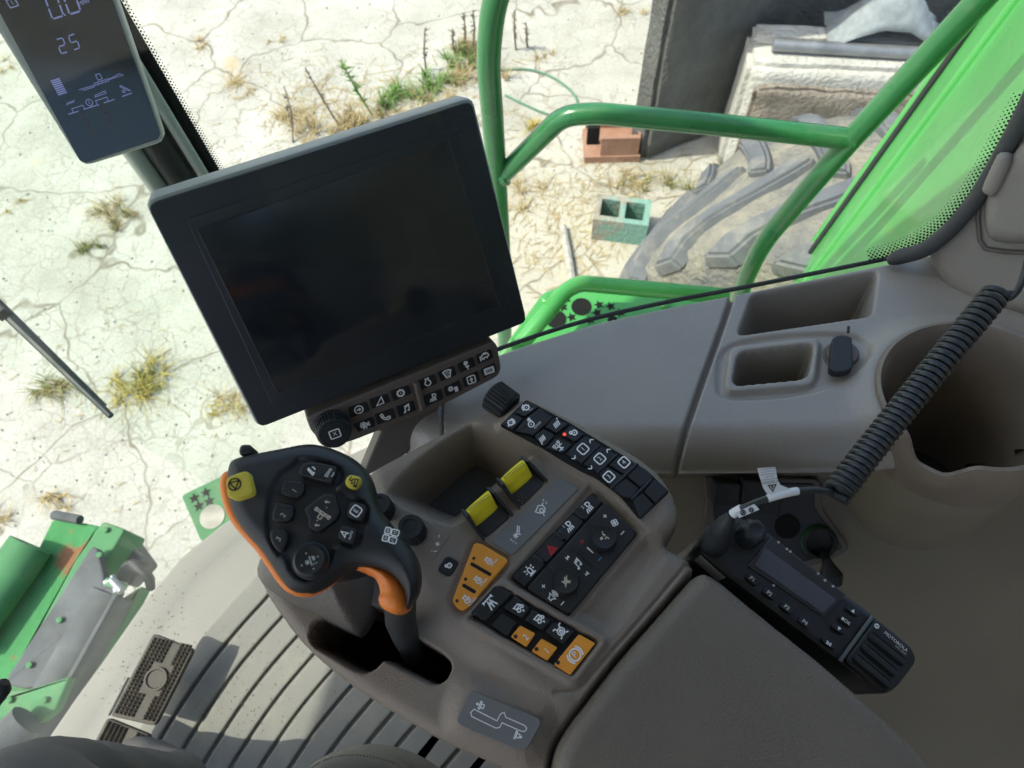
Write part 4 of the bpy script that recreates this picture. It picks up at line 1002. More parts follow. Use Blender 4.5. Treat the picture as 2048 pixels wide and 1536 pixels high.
# lower body under the head and the shaft into the slot
body = smoothloop(pxs(JF, [(480, 960), (620, 915), (720, 960), (770, 1060), (815, 1130), (800, 1190), (740, 1140), (680, 1160), (590, 1160), (520, 1060)], -.03), 2)
puffy('head_underside', body, JF, -.055, -.030, m_black, lev, r=.004, st=.0015)
tube('shaft', [at(800, 1195, ZJ - .055), at(801, 1240, ZJ - .075), at(812, 1275, ZK - .015), at(836, 1325, ZK - .05), at(850, 1345, ZK - .082)], [.0095, .0095, .0085, .0075, .007], m_rub, lev, n=14)
hj = .0012
Zj = lambda L: [(400 + x / 4.096, 840 + y / 4.096) for x, y in L]
zj = lambda x, y: Zj([(x, y)])[0]
def kj(q, sym=None, at_=None, sz=9, m=None, h=.0035, r=.003, ink=None, d=(1, -1.35), lw=2, bev=.0013, asp=1.): return key(Zj(q), JF, h, m=m or m_grip, par=lev, sym=sym, at_=zj(*at_) if at_ else None, sz=sz, d=d, th=.006, bev=bev, r=r, ink=ink, lw=lw, g=.0006, name='button', asp=asp)
stop = kj([(195, 465), (360, 405), (410, 420), (455, 610), (290, 665), (215, 640)], 'tri', (283, 527), 13, m_yel2, h=.011, ink=m_inkk, d=(1, -.25), lw=2.4, r=.003, bev=.0013)
kk = kj([(800, 400), (870, 320), (1140, 370), (1090, 520), (1060, 530), (810, 460)], 'hoe', (915, 412), 8.5, h=.004)
icon(JF, *zj(1065, 435), (1, .35), 9, 'hoe', m_inkg, kk, .0042, 2)
kj([(680, 480), (860, 490), (870, 600), (790, 660), (640, 610)], 'big1', (775, 580), 7, ink=m_inkg)
kj([(600, 660), (790, 690), (760, 830), (680, 850), (570, 830)], 'big2', (682, 780), 7.5, ink=m_inkg)
kj([(560, 880), (700, 880), (735, 950), (690, 1080), (630, 1090), (560, 990)], 'big3', (645, 975), 7.5, ink=m_inkg)
kk = kj([(940, 640), (1020, 580), (1130, 610), (1130, 680), (1165, 740), (1120, 830), (1060, 870), (970, 940), (870, 880), (880, 800), (830, 730)], 'plan', (1000, 770), 18, ink=m_inky, lw=1.7)
icon(JF, *zj(1045, 675), (.2, 1), 7, 'arrow', m_inky, kk, .0037, 1.8) if False else icon(JF, *zj(1045, 672), (-.2, 1.0), 6, 'arrowd', m_inky, kk, .0038, 1.8)
icon(JF, *zj(962, 862), (-.2, 1.0), 6, 'arrowd', m_inky, kk, .0038, 1.8)
kj([(1215, 430), (1320, 455), (1330, 500), (1280, 578), (1190, 550), (1172, 500)], 'spout', (1258, 505), 10, m_yel2, h=.005, ink=m_inkk, d=(1, .25), lw=1.8)
kj([(1225, 650), (1385, 690), (1340, 850), (1180, 800)], 'E', (1278, 745), 11)
kk = kj([(1150, 840), (1310, 890), (1260, 1030), (1105, 980)], 'nav', (1180, 930), 8, lw=2)
icon(JF, *zj(1235, 945), (.35, -1), 5, 'auto', m_ink, kk, .0038, 1)
c = JF.px(*zj(905, 1150), .002); r = (JF.px(*zj(1050, 1150), .002) - c).length
kb_ = lathe('thumb_stick', [(r * 1.08, -.003), (r * 1.06, .0012), (r * .98, .0015), (r * .9, .0045), (r * .8, .0055), (r * .5, .0047), (.0003, .0044)], m_black, lev, JF.M @ Matrix.Translation((c.x, c.y, 0)), n=36)
icon(JF, *zj(900, 1155), (1, -.55), 19, 'joy', m_inkg, kb_, .0066, 1.8)
icon(JF, *zj(1560, 945), (1, .28), 15, 'abcd', m_ink, lev, .0004, 1.8)
prism('side_paddle', pxs(JF, [(478, 900), (482, 890), (500, 889), (506, 896), (506, 910), (480, 912)], -.008), JF, -.02, -.006, m_black, lev, bev=.002, r=.002)

# crumbs and grit lying on the console
def grit(name, spots, n, size, m, parent, fr, seed, h=.0):
    rnd = random.Random(seed); V = []; Fc = []
    for _ in range(n):
        x, y, sx, sy, hh = rnd.choice(spots); p = fr.px(rnd.gauss(x, sx), rnd.gauss(y, sy), hh); r = size * rnd.uniform(.4, 1.3); k = len(V); a = rnd.uniform(0, 6)
        V += [(p.x + r * cos(a), p.y + r * sin(a), hh), (p.x + r * cos(a + 2.2) * .7, p.y + r * sin(a + 2.2) * .7, hh), (p.x + r * cos(a + 4) * .8, p.y + r * sin(a + 4) * .8, hh), (p.x, p.y, hh + r * .8)]
        Fc += [(k, k + 1, k + 3), (k + 1, k + 2, k + 3), (k + 2, k, k + 3)]
    o = mk(name, V, Fc, m, parent, fr.M, smooth=False); o['kind'] = 'stuff'; return o
m_crumb = mat('crumbs', (.30, .23, .13), .9, .1, var=.3, vscale=300)
grit('crumbs', [(1288, 1090, 12, 7, -.004), (1270, 1105, 18, 12, -.004), (1015, 1010, 12, 6, .0017), (1040, 1002, 8, 6, .0017), (1190, 1240, 30, 30, -.004), (880, 1215, 60, 40, -.009), (1080, 1330, 40, 30, .0005)], 260, .0006, m_crumb, arm, KF, 3)
# ================================================================ main display
def cam2w(v): v = np.array(v); return Vector((float(E1 @ v), float(E2 @ v), float(-NAD @ v)))
k_ = .25 / .28
MF = Frame(CAM + cam2w(np.array([-.286, -.142, .553]) * k_), cam2w([.903, -.375, .208]), -cam2w([-.361, -.404, .841]))
mon = empty('display_monitor', at(830, 890, -.68))
tag(mon, 'large dark touch display with key bar tilted above the console', 'monitor')
Q = [(289, 404), (947, 195), (1057, 646), (518, 860)]
prism('housing', pxs(MF, Q), MF, -.032, -.0035, m_frame, mon, bev=.003, r=.007, grow=.0008)
bz = prism('bezel', pxs(MF, [(293, 410), (943, 201), (1054, 644), (520, 856)]), MF, -.02, 0, m_bezel, mon, bev=.001, r=.006)
m_screen = mat('screen_glass', (.013, .0165, .020), .13, .8, var=.15, dust=.5, dustcol=(.05, .053, .055), dscale=14, rvar=.08, speck=0.)
def lerpq(u, v): # point inside the face quad
    a = lerp(Q[0], Q[1], u); b = lerp(Q[3], Q[2], u); return lerp(a, b, v)
sq = pxs(MF, [(378, 446), (905, 266), (1010, 622), (548, 800)])
prism('screen_step', pxs(MF, [(372, 438), (912, 256), (1018, 628), (545, 810)]), MF, -.001, .0006, m_bezel, mon, bev=.0006, r=.004)
prism('screen', pxs(MF, [(396, 460), (898, 280), (1000, 612), (556, 786)]), MF, 0, .0010, m_screen, mon, bev=.0003, r=.002)
for a, b in (((396, 460), (898, 280)), ((898, 280), (1000, 612)), ((1000, 612), (556, 786)), ((556, 786), (396, 460))):
    A = MF.w(*MF.px(*a, .001), .0009); B_ = MF.w(*MF.px(*b, .001), .0009); tube('screen_gasket', [A, (A + B_) / 2, B_], .0007, m_rub, mon, n=6)
icon(MF, 636, 327, (1, -.32), 8, [T('JOHN DEERE', 0, 0, 2.2)], mat('embossed_black', (.02, .022, .025), .3, .5), mon, .0003, 1)
# key bar
hb = -.002
barq = [(611, 834), (986, 682), (996, 692), (1004, 738), (998, 752), (988, 759), (875, 817), (756, 864), (707, 883), (672, 893), (640, 882), (622, 863)]
bar = prism('key_bar', pxs(MF, barq, hb), MF, -.028, hb, m_brown_dark, mon, bev=.003, r=.004)
Z4 = lambda L: [(600 + x / 4.876, 640 + y / 4.876) for x, y in L]
KB = [('arrow', [(460, 855), (655, 790), (690, 890), (490, 965)]), ('wedge', [(665, 775), (855, 710), (890, 805), (700, 880)]), ('gear', [(870, 695), (1060, 630), (1095, 725), (905, 805)]),
 ('engine', [(1140, 590), (1315, 520), (1350, 620), (1175, 695)]), ('grain', [(1335, 510), (1505, 440), (1540, 540), (1370, 610)]), ('fan', [(1525, 430), (1690, 355), (1725, 455), (1560, 525)]), ('combine', [(1705, 345), (1870, 275), (1895, 375), (1740, 440)]),
 ('camera', [(510, 1015), (715, 940), (745, 1040), (560, 1105)]), ('phone', [(720, 920), (915, 855), (950, 960), (750, 1035)]), ('note', [(930, 845), (1110, 780), (1145, 880), (965, 960)]), ('light', [(1190, 740), (1380, 670), (1410, 775), (1230, 850)]),
 ('climate', [(1395, 660), (1560, 580), (1595, 685), (1425, 760)]), ('seat', [(1575, 570), (1735, 490), (1770, 595), (1605, 670)]), ('hours', [(1755, 485), (1905, 405), (1930, 505), (1790, 580)])]
for sym, q in KB:
    key(Z4(q), MF, hb + .0012, sym=sym, d=(1, -.36), sz=9.5, par=mon, r=.0015, th=.004, g=.0007, lw=2.0)
c = MF.px(666, 858, .004); r = (MF.px(701, 858, .004) - c).length
def wm2(rr_, z, a): return (rr_ * (1 + .03 * (1 if int(a / (2 * pi) * 36 * 2) % 2 else -1)) if .003 < z < .014 and rr_ > r * .85 else rr_, z)
kb_ = lathe('selector_knob', [(r * 1.05, 0), (r * 1.05, .003), (r, .0035), (r * .97, .013), (r * .9, .0148), (r * .76, .0150), (r * .74, .0144), (r * .72, .0150), (.0004, .0154)], m_rub, mon, MF.M @ Matrix.Translation((c.x, c.y, hb)), n=144, mod=wm2, ang=25)
icon(MF, 670, 868, (1, -.36), 11, 'x', m_ink, kb_, .0140, 2.2)
A = MF.w(*MF.px(832, 764, hb), hb + .0002); B_ = MF.w(*MF.px(845, 818, hb), hb + .0002); tube('bar_ridge', [A, B_], .003, m_brown_dark, mon, n=8)
# mounting arm behind the bar
prism('arm_plate', pxs(MF, [(700, 800), (890, 740), (880, 810), (866, 862), (800, 920), (720, 960), (760, 865)], -.03), MF, -.045, -.03, m_brown_dark, mon, bev=.003)
tube('arm', [MF.w(*MF.px(700, 620), -.035), MF.w(*MF.px(800, 760), -.05), at(835, 850, -.66), at(830, 900, -.66)], .016, m_black, mon, n=12)

# ================================================================ corner display
cd_n = -(ray(160, 170).normalized() * .86 + Vector((0, .42, -.18)))
CF = Frame(at_t(160, 170, .60), ray(330, 285) - ray(165, 330), cd_n)
cd = empty('corner_display', at_t(300, 300, .66))
tag(cd, 'tall narrow readout display on the front corner post showing 0.0 MPH', 'display')
cq = [(-62, -20), (165, 334), (331, 283), (195, -110), (60, -200)]
prism('housing', pxs(CF, [(-46, -4), (165, 334), (331, 283), (202, -90), (-30, -60)]), CF, -.02, 0, m_frame, cd, bev=.003, r=.008)
prism('display_face', pxs(CF, [(-20, -10), (160, 322), (171, 326), (316, 278), (321, 268), (190, -100), (0, -60)]), CF, -.004, .0006, m_screen, cd, bev=.0003, r=.004)
hc = .0009; du = (1, -.32)
Zc = lambda x, y: (x / 4.267, y / 4.267)
SEG = {'0': 'abcdef', '2': 'abged', '5': 'afgcd'}
def seg7(px, py, w, h, ch, slant=.36):
    # seven-segment digit; pixel axes: right = du, down = (slant, 1)
    L = {'a': ((-1, -1), (1, -1)), 'b': ((1, -1), (1, 0)), 'c': ((1, 0), (1, 1)), 'd': ((-1, 1), (1, 1)), 'e': ((-1, 0), (-1, 1)), 'f': ((-1, -1), (-1, 0)), 'g': ((-1, 0), (1, 0))}
    for s in SEG[ch]:
        (x0, y0), (x1, y1) = L[s]; g = .09
        x0, x1 = x0 + (x1 - x0) * g, x1 - (x1 - x0) * g; y0, y1 = y0 + (y1 - y0) * g, y1 - (y1 - y0) * g
        f = lambda x, y: (px + x * w + y * h * slant, py - x * w * .32 + y * h)
        poly_ribbon(CF, [f(x0, y0), f(x1, y1)], 3.6 if h > 14 else 2.6, hc, m_lcd, cd, 'digit_segment')
seg7(*Zc(460, 50), 11, 23, '0'); seg7(*Zc(606, 10), 11, 23, '0')
icon(CF, *Zc(553, 128), du, 2, [FL(arc(0, 0, 1, n=8))], m_lcd, cd, hc, 1); icon(CF, *Zc(715, 22), du, 7.5, [T('MPH', 0, 0, 1.5)], m_lcd, cd, hc, 1)
seg7(*Zc(528, 390), 6.5, 14, '2'); seg7(*Zc(632, 358), 6.5, 14, '5')
icon(CF, *Zc(105, 25), du, 9, [SC_(rrect(0, 0, .95, .8, .1)), T('1', 0, 0, 1.3)], m_lcd, cd, hc, 1.5)
bars = mk('level_bars', *(lambda V, Fc: (V, Fc))(*(lambda L: ([(*CF.px(*Zc(*p), hc), hc) for q in L for p in q], [tuple(range(4 * i, 4 * i + 4)) for i in range(len(L))]))([[(430 + i * 9, 688 + i * 16.5), (505 + i * 9, 664 + i * 16.5), (511 + i * 9, 676 + i * 16.5), (436 + i * 9, 700 + i * 16.5)] for i in range(8)])), m_lcd, cd, CF.M, smooth=False)
def pl(L, w=1.5, closed=False): poly_ribbon(CF, [Zc(*p) for p in L], w, hc, m_lcd, cd, 'readout_line', closed)
pl([(675, 766), (800, 728), (803, 742), (706, 772)]); pl([(930, 676), (1020, 630), (1050, 640), (935, 678)]); pl([(815, 640), (848, 628), (874, 672), (838, 684)], closed=True)
pl([(803, 712), (925, 672), (930, 690), (810, 728)], closed=True); pl([(830, 700), (842, 728)]); pl([(868, 686), (880, 712)]); pl([(895, 676), (905, 702)])
pl([(582, 976), (670, 948)], 2); pl([(712, 934), (845, 892)], 2); pl([(886, 878), (975, 848)], 2); pl([(626, 960), (612, 928), (708, 898), (720, 922)]); pl([(828, 888), (815, 860), (912, 828), (926, 862)])
pl([(812, 815), (895, 775), (905, 795), (812, 828)], closed=True); pl([(1042, 824), (1126, 794)], 2); pl([(1022, 738), (1100, 775), (1112, 770), (1030, 730)], closed=True)
for i in range(5): pl([(566 + i * 14, 898 - i * 5), (580 + i * 14, 872 - i * 5)], 1.3)
icon(CF, *Zc(762, 874), du, 6.4, [SC_(arc(0, 0, 1, n=14)), T('\u03a3', 0, 0, 1.2)], m_lcd, cd, hc, 1.2); icon(CF, *Zc(1056, 780), du, 2.6, [SC_(arc(0, 0, 1, n=8))], m_lcd, cd, hc, 1.2)
m_dimr = mat('dim_bar_print', (.13, .075, .07), .5, .4)
for x0, y0, x1, y1 in ((706, 952, 732, 1018), (736, 1026, 764, 1082), (768, 1090, 804, 1160), (876, 896, 900, 956), (906, 968, 934, 1022), (936, 1034, 970, 1104)):
    poly_ribbon(CF, [Zc(x0, y0), Zc(x1, y1)], 2.4, hc, m_dimr, cd, 'readout_line')
tube('mount_arm', [CF.w(*CF.px(200, 150), -.02), Vector((-.455, .63, CZ + -.25))], .012, m_black, cd, n=10)

# ================================================================ two-way radio
RF = Frame(at(1600, 1210, -.488), at(1700, 1295, -.488) - at(1600, 1210, -.488), Vector((.06, -.02, 1)))
rad = empty('two_way_radio', at(1620, 1240, -.68))
tag(rad, 'black two-way radio with screen and speaker slots wedged beside the armrest', 'radio')
Z6 = lambda L: [(1340 + x / 2.954, 900 + y / 2.954) for x, y in L]
z6 = lambda x, y: Z6([(x, y)])[0]
body = pxs(RF, Z6([(172, 560), (215, 470), (330, 395), (420, 390), (585, 478), (1045, 850), (1180, 945), (1425, 1165), (1458, 1230), (1445, 1275), (1335, 1420), (1290, 1442), (1190, 1415), (1000, 1255), (330, 745), (180, 612)]))
prism('radio_body', body, RF, -.19, 0, m_black, rad, bev=.004, r=.005)
prism('speaker_face', pxs(RF, Z6([(1205, 990), (1415, 1165), (1445, 1232), (1432, 1272), (1330, 1405), (1285, 1428), (1200, 1395), (1015, 1245)])), RF, -.002, .0030, m_black, rad, bev=.002, r=.004)
for a, b in (((1170, 1090), (1385, 1262)), ((1130, 1155), (1335, 1328)), ((1082, 1218), (1295, 1395))):
    pa, pb = RF.px(*z6(*a), .003), RF.px(*z6(*b), .003); u = (pb - pa).normalized(); v = Vector((-u.y, u.x)) * .0036; w_ = Vector((-u.y, u.x)) * .0020
    prism('speaker_slot', [pa - v, pb - v, pb + v, pa + v], RF, .0015, .0036, m_dark, rad, bev=.0004, r=.0034)
    prism('speaker_bar', [pa - w_, pb - w_, pb + w_, pa + w_], RF, .0036, .0046, m_black, rad, bev=.0008, r=.002)
A = RF.w(*RF.px(*z6(1195, 985), .002), .002); B_ = RF.w(*RF.px(*z6(1003, 1248), .002), .002); tube('divider_strip', [A, B_], .0013, mat('grey_strip', (.10, .11, .11), .4, .5), rad, n=8)
scr = prism('radio_screen', pxs(RF, Z6([(600, 512), (1045, 855), (905, 985), (455, 682)]), .0012), RF, 0, .0012, mat('radio_screen_glass', (.035, .038, .045), .12, .6, dust=.35, dustcol=(.14, .14, .14), dscale=28, rvar=.05), rad, bev=.0006, r=.001)
prism('screen_film', pxs(RF, Z6([(560, 575), (985, 885), (905, 965), (500, 680)]), .0016), RF, .0013, .0017, mat('display_pale_glass', (.085, .092, .115), .18, .5, dust=.4, dustcol=(.16, .16, .16), dscale=24, rvar=.06), rad, bev=.0002, r=.001)  # paler than the glass around it
mk('film_flecks', [(*RF.px(*z6(x + dx, y + dy), .0019), .0019) for x, y in ((690, 585), (710, 600), (875, 730), (915, 770), (962, 805), (612, 800), (640, 545)) for dx, dy in ((-9, -4), (6, -8), (10, 5), (-3, 7))], [tuple(range(4 * i, 4 * i + 4)) for i in range(7)], m_inkg, scr, RF.M, smooth=False)
rd = (105, 86)
for s, (x, y) in zip(('P1', 'P2', 'P3', 'P4'), ((487, 762), (587, 848), (690, 930), (797, 1018))):
    q = [(x - 52, y - 10), (x - 20, y - 44), (x + 54, y + 12), (x + 26, y + 50)]
    key(Z6(q), RF, .0026, par=rad, sym=[T(s, 0, 0, 2.1)], d=rd, sz=5.8, r=.002, th=.003, name='button', at_=z6(x, y), lw=1)
for (x, y), sym in (((1083, 950), [FL([(-.8, -.7), (.8, -.7), (0, .8)])]), ((1040, 1012), [T('OK', .5, 0, 1.9), FL(rrect(-1.5, 0, .5, .5, .1))]), ((998, 1056), [FL([(-.8, .7), (.8, .7), (0, -.8)])])):
    q = [(x - 55, y - 12), (x - 28, y - 42), (x + 52, y + 14), (x + 30, y + 44)]
    key(Z6(q), RF, .0024, par=rad, sym=sym, d=rd, sz=5.5, r=.002, th=.003, name='button', at_=z6(x, y), lw=1)
key(Z6([(890, 1110), (915, 1092), (985, 1150), (980, 1178), (955, 1180), (895, 1135)]), RF, .0026, par=rad, sym=[S((-1, .3), (-.2, .3), (-.1, -.5), (-.8, -.5)), FL([(.3, 0), (1.1, 0), (1.1, -.6), (.3, -.6)]), FL([(.1, .05), (.7, .75), (1.3, .05)])], d=rd, sz=6, r=.003, th=.003, name='button', lw=2)
icon(RF, *z6(1335, 1132), rd, 8.5, [T('MOTOROLA', 0, 0, 1.25)], m_ink, rad, .0033, 1); icon(RF, *z6(1362, 1182), rd, 6, [T('XPR 5550', 0, 0, 1.15)], m_inkg, rad, .0033, 1)
icon(RF, *z6(1222, 1040), rd, 5.6, [FL(arc(0, 0, 1, n=16))], m_ink, rad, .0033, 1); icon(RF, *z6(1222, 1040), rd, 5.6, [FL([(-.6, -.5), (-.35, .55), (0, 0), (.35, .55), (.6, -.5), (.3, -.1), (0, -.35), (-.3, -.1)])], m_inkk, rad, .0035, 1)
lb = prism('rating_label', pxs(RF, Z6([(182, 608), (205, 612), (335, 735), (325, 755), (178, 628)]), -.004), RF, -.02, -.0035, m_inkg, rad, bev=.0002)
c = RF.px(*z6(482, 490), .008); r = (RF.px(*z6(558, 490), .008) - c).length
def wm3(rr_, z, a): return (rr_ * (1 + .07 * cos(a * 7)) if .002 < z < .015 and rr_ > r * .7 else rr_, z)
lathe('volume_knob', [(r * 1.02, 0), (r * .98, .004), (r * .93, .013), (r * .8, .0165), (r * .55, .0175), (r * .45, .0168), (.0004, .0168)], m_rub, rad, RF.M @ Matrix.Translation((c.x, c.y, 0)), n=56, mod=wm3, ang=50)
# plug, cable, two labels, coiled cord
cord = empty('coiled_cord', at(1440, 1085, -.48))
tag(cord, 'black coiled microphone cord rising from the radio across the cup holder', 'cord')
tube('plug', [at(1425, 1090, -.488), at(1436, 1075, -.470), at(1443, 1064, -.456), at(1450, 1048, -.446), at(1462, 1030, -.440)], [.0096, .0096, .0068, .0058, .0030], m_rub, cord, n=18)
for i in range(4):
    p = at(1441 + i * 4.2, 1066 - i * 8, -.459 + i * .004); d_ = (at(1462, 1030, -.44) - at(1436, 1075, -.47)).normalized()
    tube('strain_ring', [p - d_ * .0012, p + d_ * .0012], (.0074 - i * .0011), m_rub, cord, n=16)
cab = [at(1460, 1032, -.441), at(1474, 1022, -.436), at(1500, 1010, -.430), at(1540, 995, -.426), at(1580, 984, -.425), at(1620, 979, -.428), at(1650, 981, -.432), at(1664, 988, -.437)]
cab = smoothline(cab, 2)
ax0, ax1 = at(1672, 988, -.440), at(1992, 588, -.405)
axd = (ax1 - ax0); Lx = axd.length; ad = axd.normalized(); au = ad.orthogonal().normalized(); av = ad.cross(au)
turns = 37; Rc = .0073; tr_ = .0022; pts = []
m_ = turns * 14
for i in range(m_ + 1):
    s = i / m_; a = s * turns * 2 * pi
    sag = Vector((0, 0, -.016 * sin(pi * s))) * 0.5
    pts.append(ax0 + axd * s + sag + (au * cos(a) + av * sin(a)) * Rc)
tail = smoothline([pts[-1] + ad * .004, at(2010, 600, -.402), at(2030, 590, -.40), at(2046, 560, -.395), at(2060, 500, -.38), at(2120, 380, -.33)], 2)
tube('cable', cab + [pts[0]], .0021, m_cord, cord, n=10)
tube('coil', pts + tail, tr_, m_cord, cord, n=8)
def sleeve(a, b, r, lab):
    i0 = int(a * (len(cab) - 1)); i1 = int(b * (len(cab) - 1)); return tube('label_sleeve', cab[i0:i1 + 1], r, m_white, lab, n=12)
sleeve(.10, .24, .0030, cord); sleeve(.45, .62, .0025, cord)
LFm = Frame(at(1500, 1020, -.428), at(1520, 1012, -.428) - at(1480, 1028, -.428), Vector((.05, -.15, 1)))
fl1 = mk('label_tag', [(*LFm.px(*z6(x, y)), 0.) for x, y in ((385, 372), (498, 318), (530, 352), (408, 402))], [(0, 1, 2, 3)], m_white, cord, LFm.M, smooth=False)
icon(LFm, *z6(432, 370), (1, -.3), 5, [SC_(arc(0, 0, .9, n=12)), S((-.5, -.5), (.5, .5)), FL(arc(.2, 0, .35, n=7))], m_inkk, cord, .0004, 1.8); icon(LFm, *z6(480, 354), (1, -.3), 5, [SC_(arc(0, 0, .8, n=10)), S((-.4, .4), (.4, -.4))], m_inkk, cord, .0004, 1.6)
# warning tag standing up from the cable
tg = [(515, 108), (622, 100), (632, 165), (650, 205), (730, 238), (610, 275), (570, 255), (548, 220)]
V = []; base = at(1562, 985, -.424)
TF = Frame(base, at(1580, 984, -.424) - at(1540, 995, -.424), Vector((.1, -.45, .9)))
V = [(*TF.px(*z6(*p)), 0.) for p in tg]
wt = mk('warning_tag', V, [tuple(range(len(V)))], m_white, cord, TF.M, smooth=False)
so = wt.modifiers.new('s', 'SOLIDIFY'); so.thickness = .0003
icon(TF, *z6(605, 222), (-1, .12), 8.5, [SC_([(-.9, -.6), (.9, -.6), (0, .9)]), FL([(-.3, -.4), (.3, -.4), (.1, .3), (-.1, .1)])], m_inkk, cord, .0005, 1.6)
for i, s in enumerate(('*ATTENTION!', 'Restricted to occupational', 'use in radio', 'ICC RF exposure limits.', 'See user manual for', 'operating requirements.')):
    icon(TF, *z6(597 - i * 4, 188 - i * 15), (-1, .14), 3.4 if i == 0 else 2.6, [T(s, 0, 0, 1.9 if i == 0 else 1.35)], m_inkk, cord, .0005, 1)

# ================================================================ pedals
m_ped = mat('pedal_rubber', (.075, .066, .054), .55, .4, var=.15, vscale=30, dust=.4, dustcol=(.3, .26, .18))
def pedal(L, tip, label, ring):
    z = ZF + .085
    f = Frame(at(*L[0], z), at(*L[1], z) - at(*L[0], z), Vector((.12, -.05, 1)))
    P = pxs(f, L); c = sum(P, Vector((0, 0))) / len(P)
    t = empty('brake_pedal', at(*L[2], ZF)); tag(t, label, 'pedal', 'brake pedals on the cab floor')
    prism('pedal_plate', P, f, -.012, -.001, m_ped, t, bev=.002, r=.006)
    # pyramids of the tread
    a, b, d = P[0], P[1], P[3]; U = (b - a); W_ = (d - a); nu = 20; nv = 10
    V = []; Fc = []
    for i in range(nu):
        for j in range(nv):
            u0, u1 = .04 + .92 * i / nu, .04 + .92 * (i + 1) / nu; v0, v1 = .05 + .9 * j / nv, .05 + .9 * (j + 1) / nv
            um, vm = (u0 + u1) / 2, (v0 + v1) / 2
            if .54 < vm < .66 or (ring and (abs(um - .5) < .17 and .28 < vm < .8)): continue
            k = len(V)
            for uu, vv in ((u0, v0), (u1, v0), (u1, v1), (u0, v1)): q = a + U * uu + W_ * vv; V.append((q.x, q.y, -.001))
            q = a + U * um + W_ * vm; V.append((q.x, q.y, .0038))
            Fc += [(k, k + 1, k + 4), (k + 1, k + 2, k + 4), (k + 2, k + 3, k + 4), (k + 3, k, k + 4)]
    o = mk('tread_studs', V, Fc, m_ped, t, f.M, smooth=False); o['kind'] = 'stuff'
    if ring:
        q = a + U * .5 + W_ * .55
        lathe('badge_ring', [(.0165, -.001), (.0165, .003), (.0135, .003), (.0125, .0005), (.0005, .0005)], m_ped, t, f.M @ Matrix.Translation((q.x, q.y, 0)), n=24)
    p0 = f.w(*(c + Vector((0, 0))), -.012)
    tube('pedal_arm', [p0, p0 + FWD * .01 + Vector((0, 0, -.02)), p0 + FWD * .025 + Vector((0, 0, -.07))], .007, m_black, t, n=10)
    e = f.w(*(a + W_ * .0), -.004)
    tube('return_rod', [f.w(*(a + U * .0 - W_ * .04), -.006), f.w(*(a + U * .45 - W_ * .05), -.006)], .0018, m_steel, t, n=6)
pedal([(218, 1432), (306, 1266), (387, 1298), (309, 1452)], None, 'brown studded brake pedal with round badge, the upper of two on the floor', True)
pedal([(168, 1522), (213, 1435), (300, 1470), (262, 1560)], None, 'brown studded brake pedal half hidden behind the knee', False)

# ================================================================ seat, person, steering column tip, wiper
seat = empty('operator_seat', at(750, 1700, ZF + .01)); tag(seat, 'grey leather seat cushion edge with stitched seam at the bottom of the view', 'seat')
sf = hplane(-.74)
sp = smoothloop(pxs(sf, [(560, 1600), (592, 1536), (638, 1502), (700, 1490), (770, 1500), (840, 1533), (905, 1595), (1000, 1760), (1050, 2100), (560, 2400), (300, 2100), (450, 1800)]), 2)
puffy('cushion', sp, sf, -.09, 0, m_seat, seat, r=.022, st=.003)
st_px = smoothline([Vector((x, y, 0)) for x, y in [(604, 1548), (648, 1518), (700, 1507), (768, 1516), (830, 1545), (888, 1600)]], 2)
V = []; Fc = []
for i in range(60):
    s = i / 60 * (len(st_px) - 1); k = int(s); p = st_px[k].lerp(st_px[min(k + 1, len(st_px) - 1)], s - k); q = st_px[k].lerp(st_px[min(k + 1, len(st_px) - 1)], min(1, s - k + .16))
    A = sf.w(*sf.px(p.x, p.y), .0008); B_ = sf.w(*sf.px(q.x, q.y), .0008)
    v2, f2 = tube('x', [A, B_], .0009, None, n=5, ret=True); b = len(V); V += v2; Fc += [tuple(b + i_ for i_ in f) for f in f2]
o = mk('seam_stitches', V, Fc, m_brown_dark, seat); o['kind'] = 'stuff'
box('seat_base', -.18, .18, -.18, .18, 0, .36, m_brown_dark, seat, Matrix.Translation(at(800, 2300, ZF)))

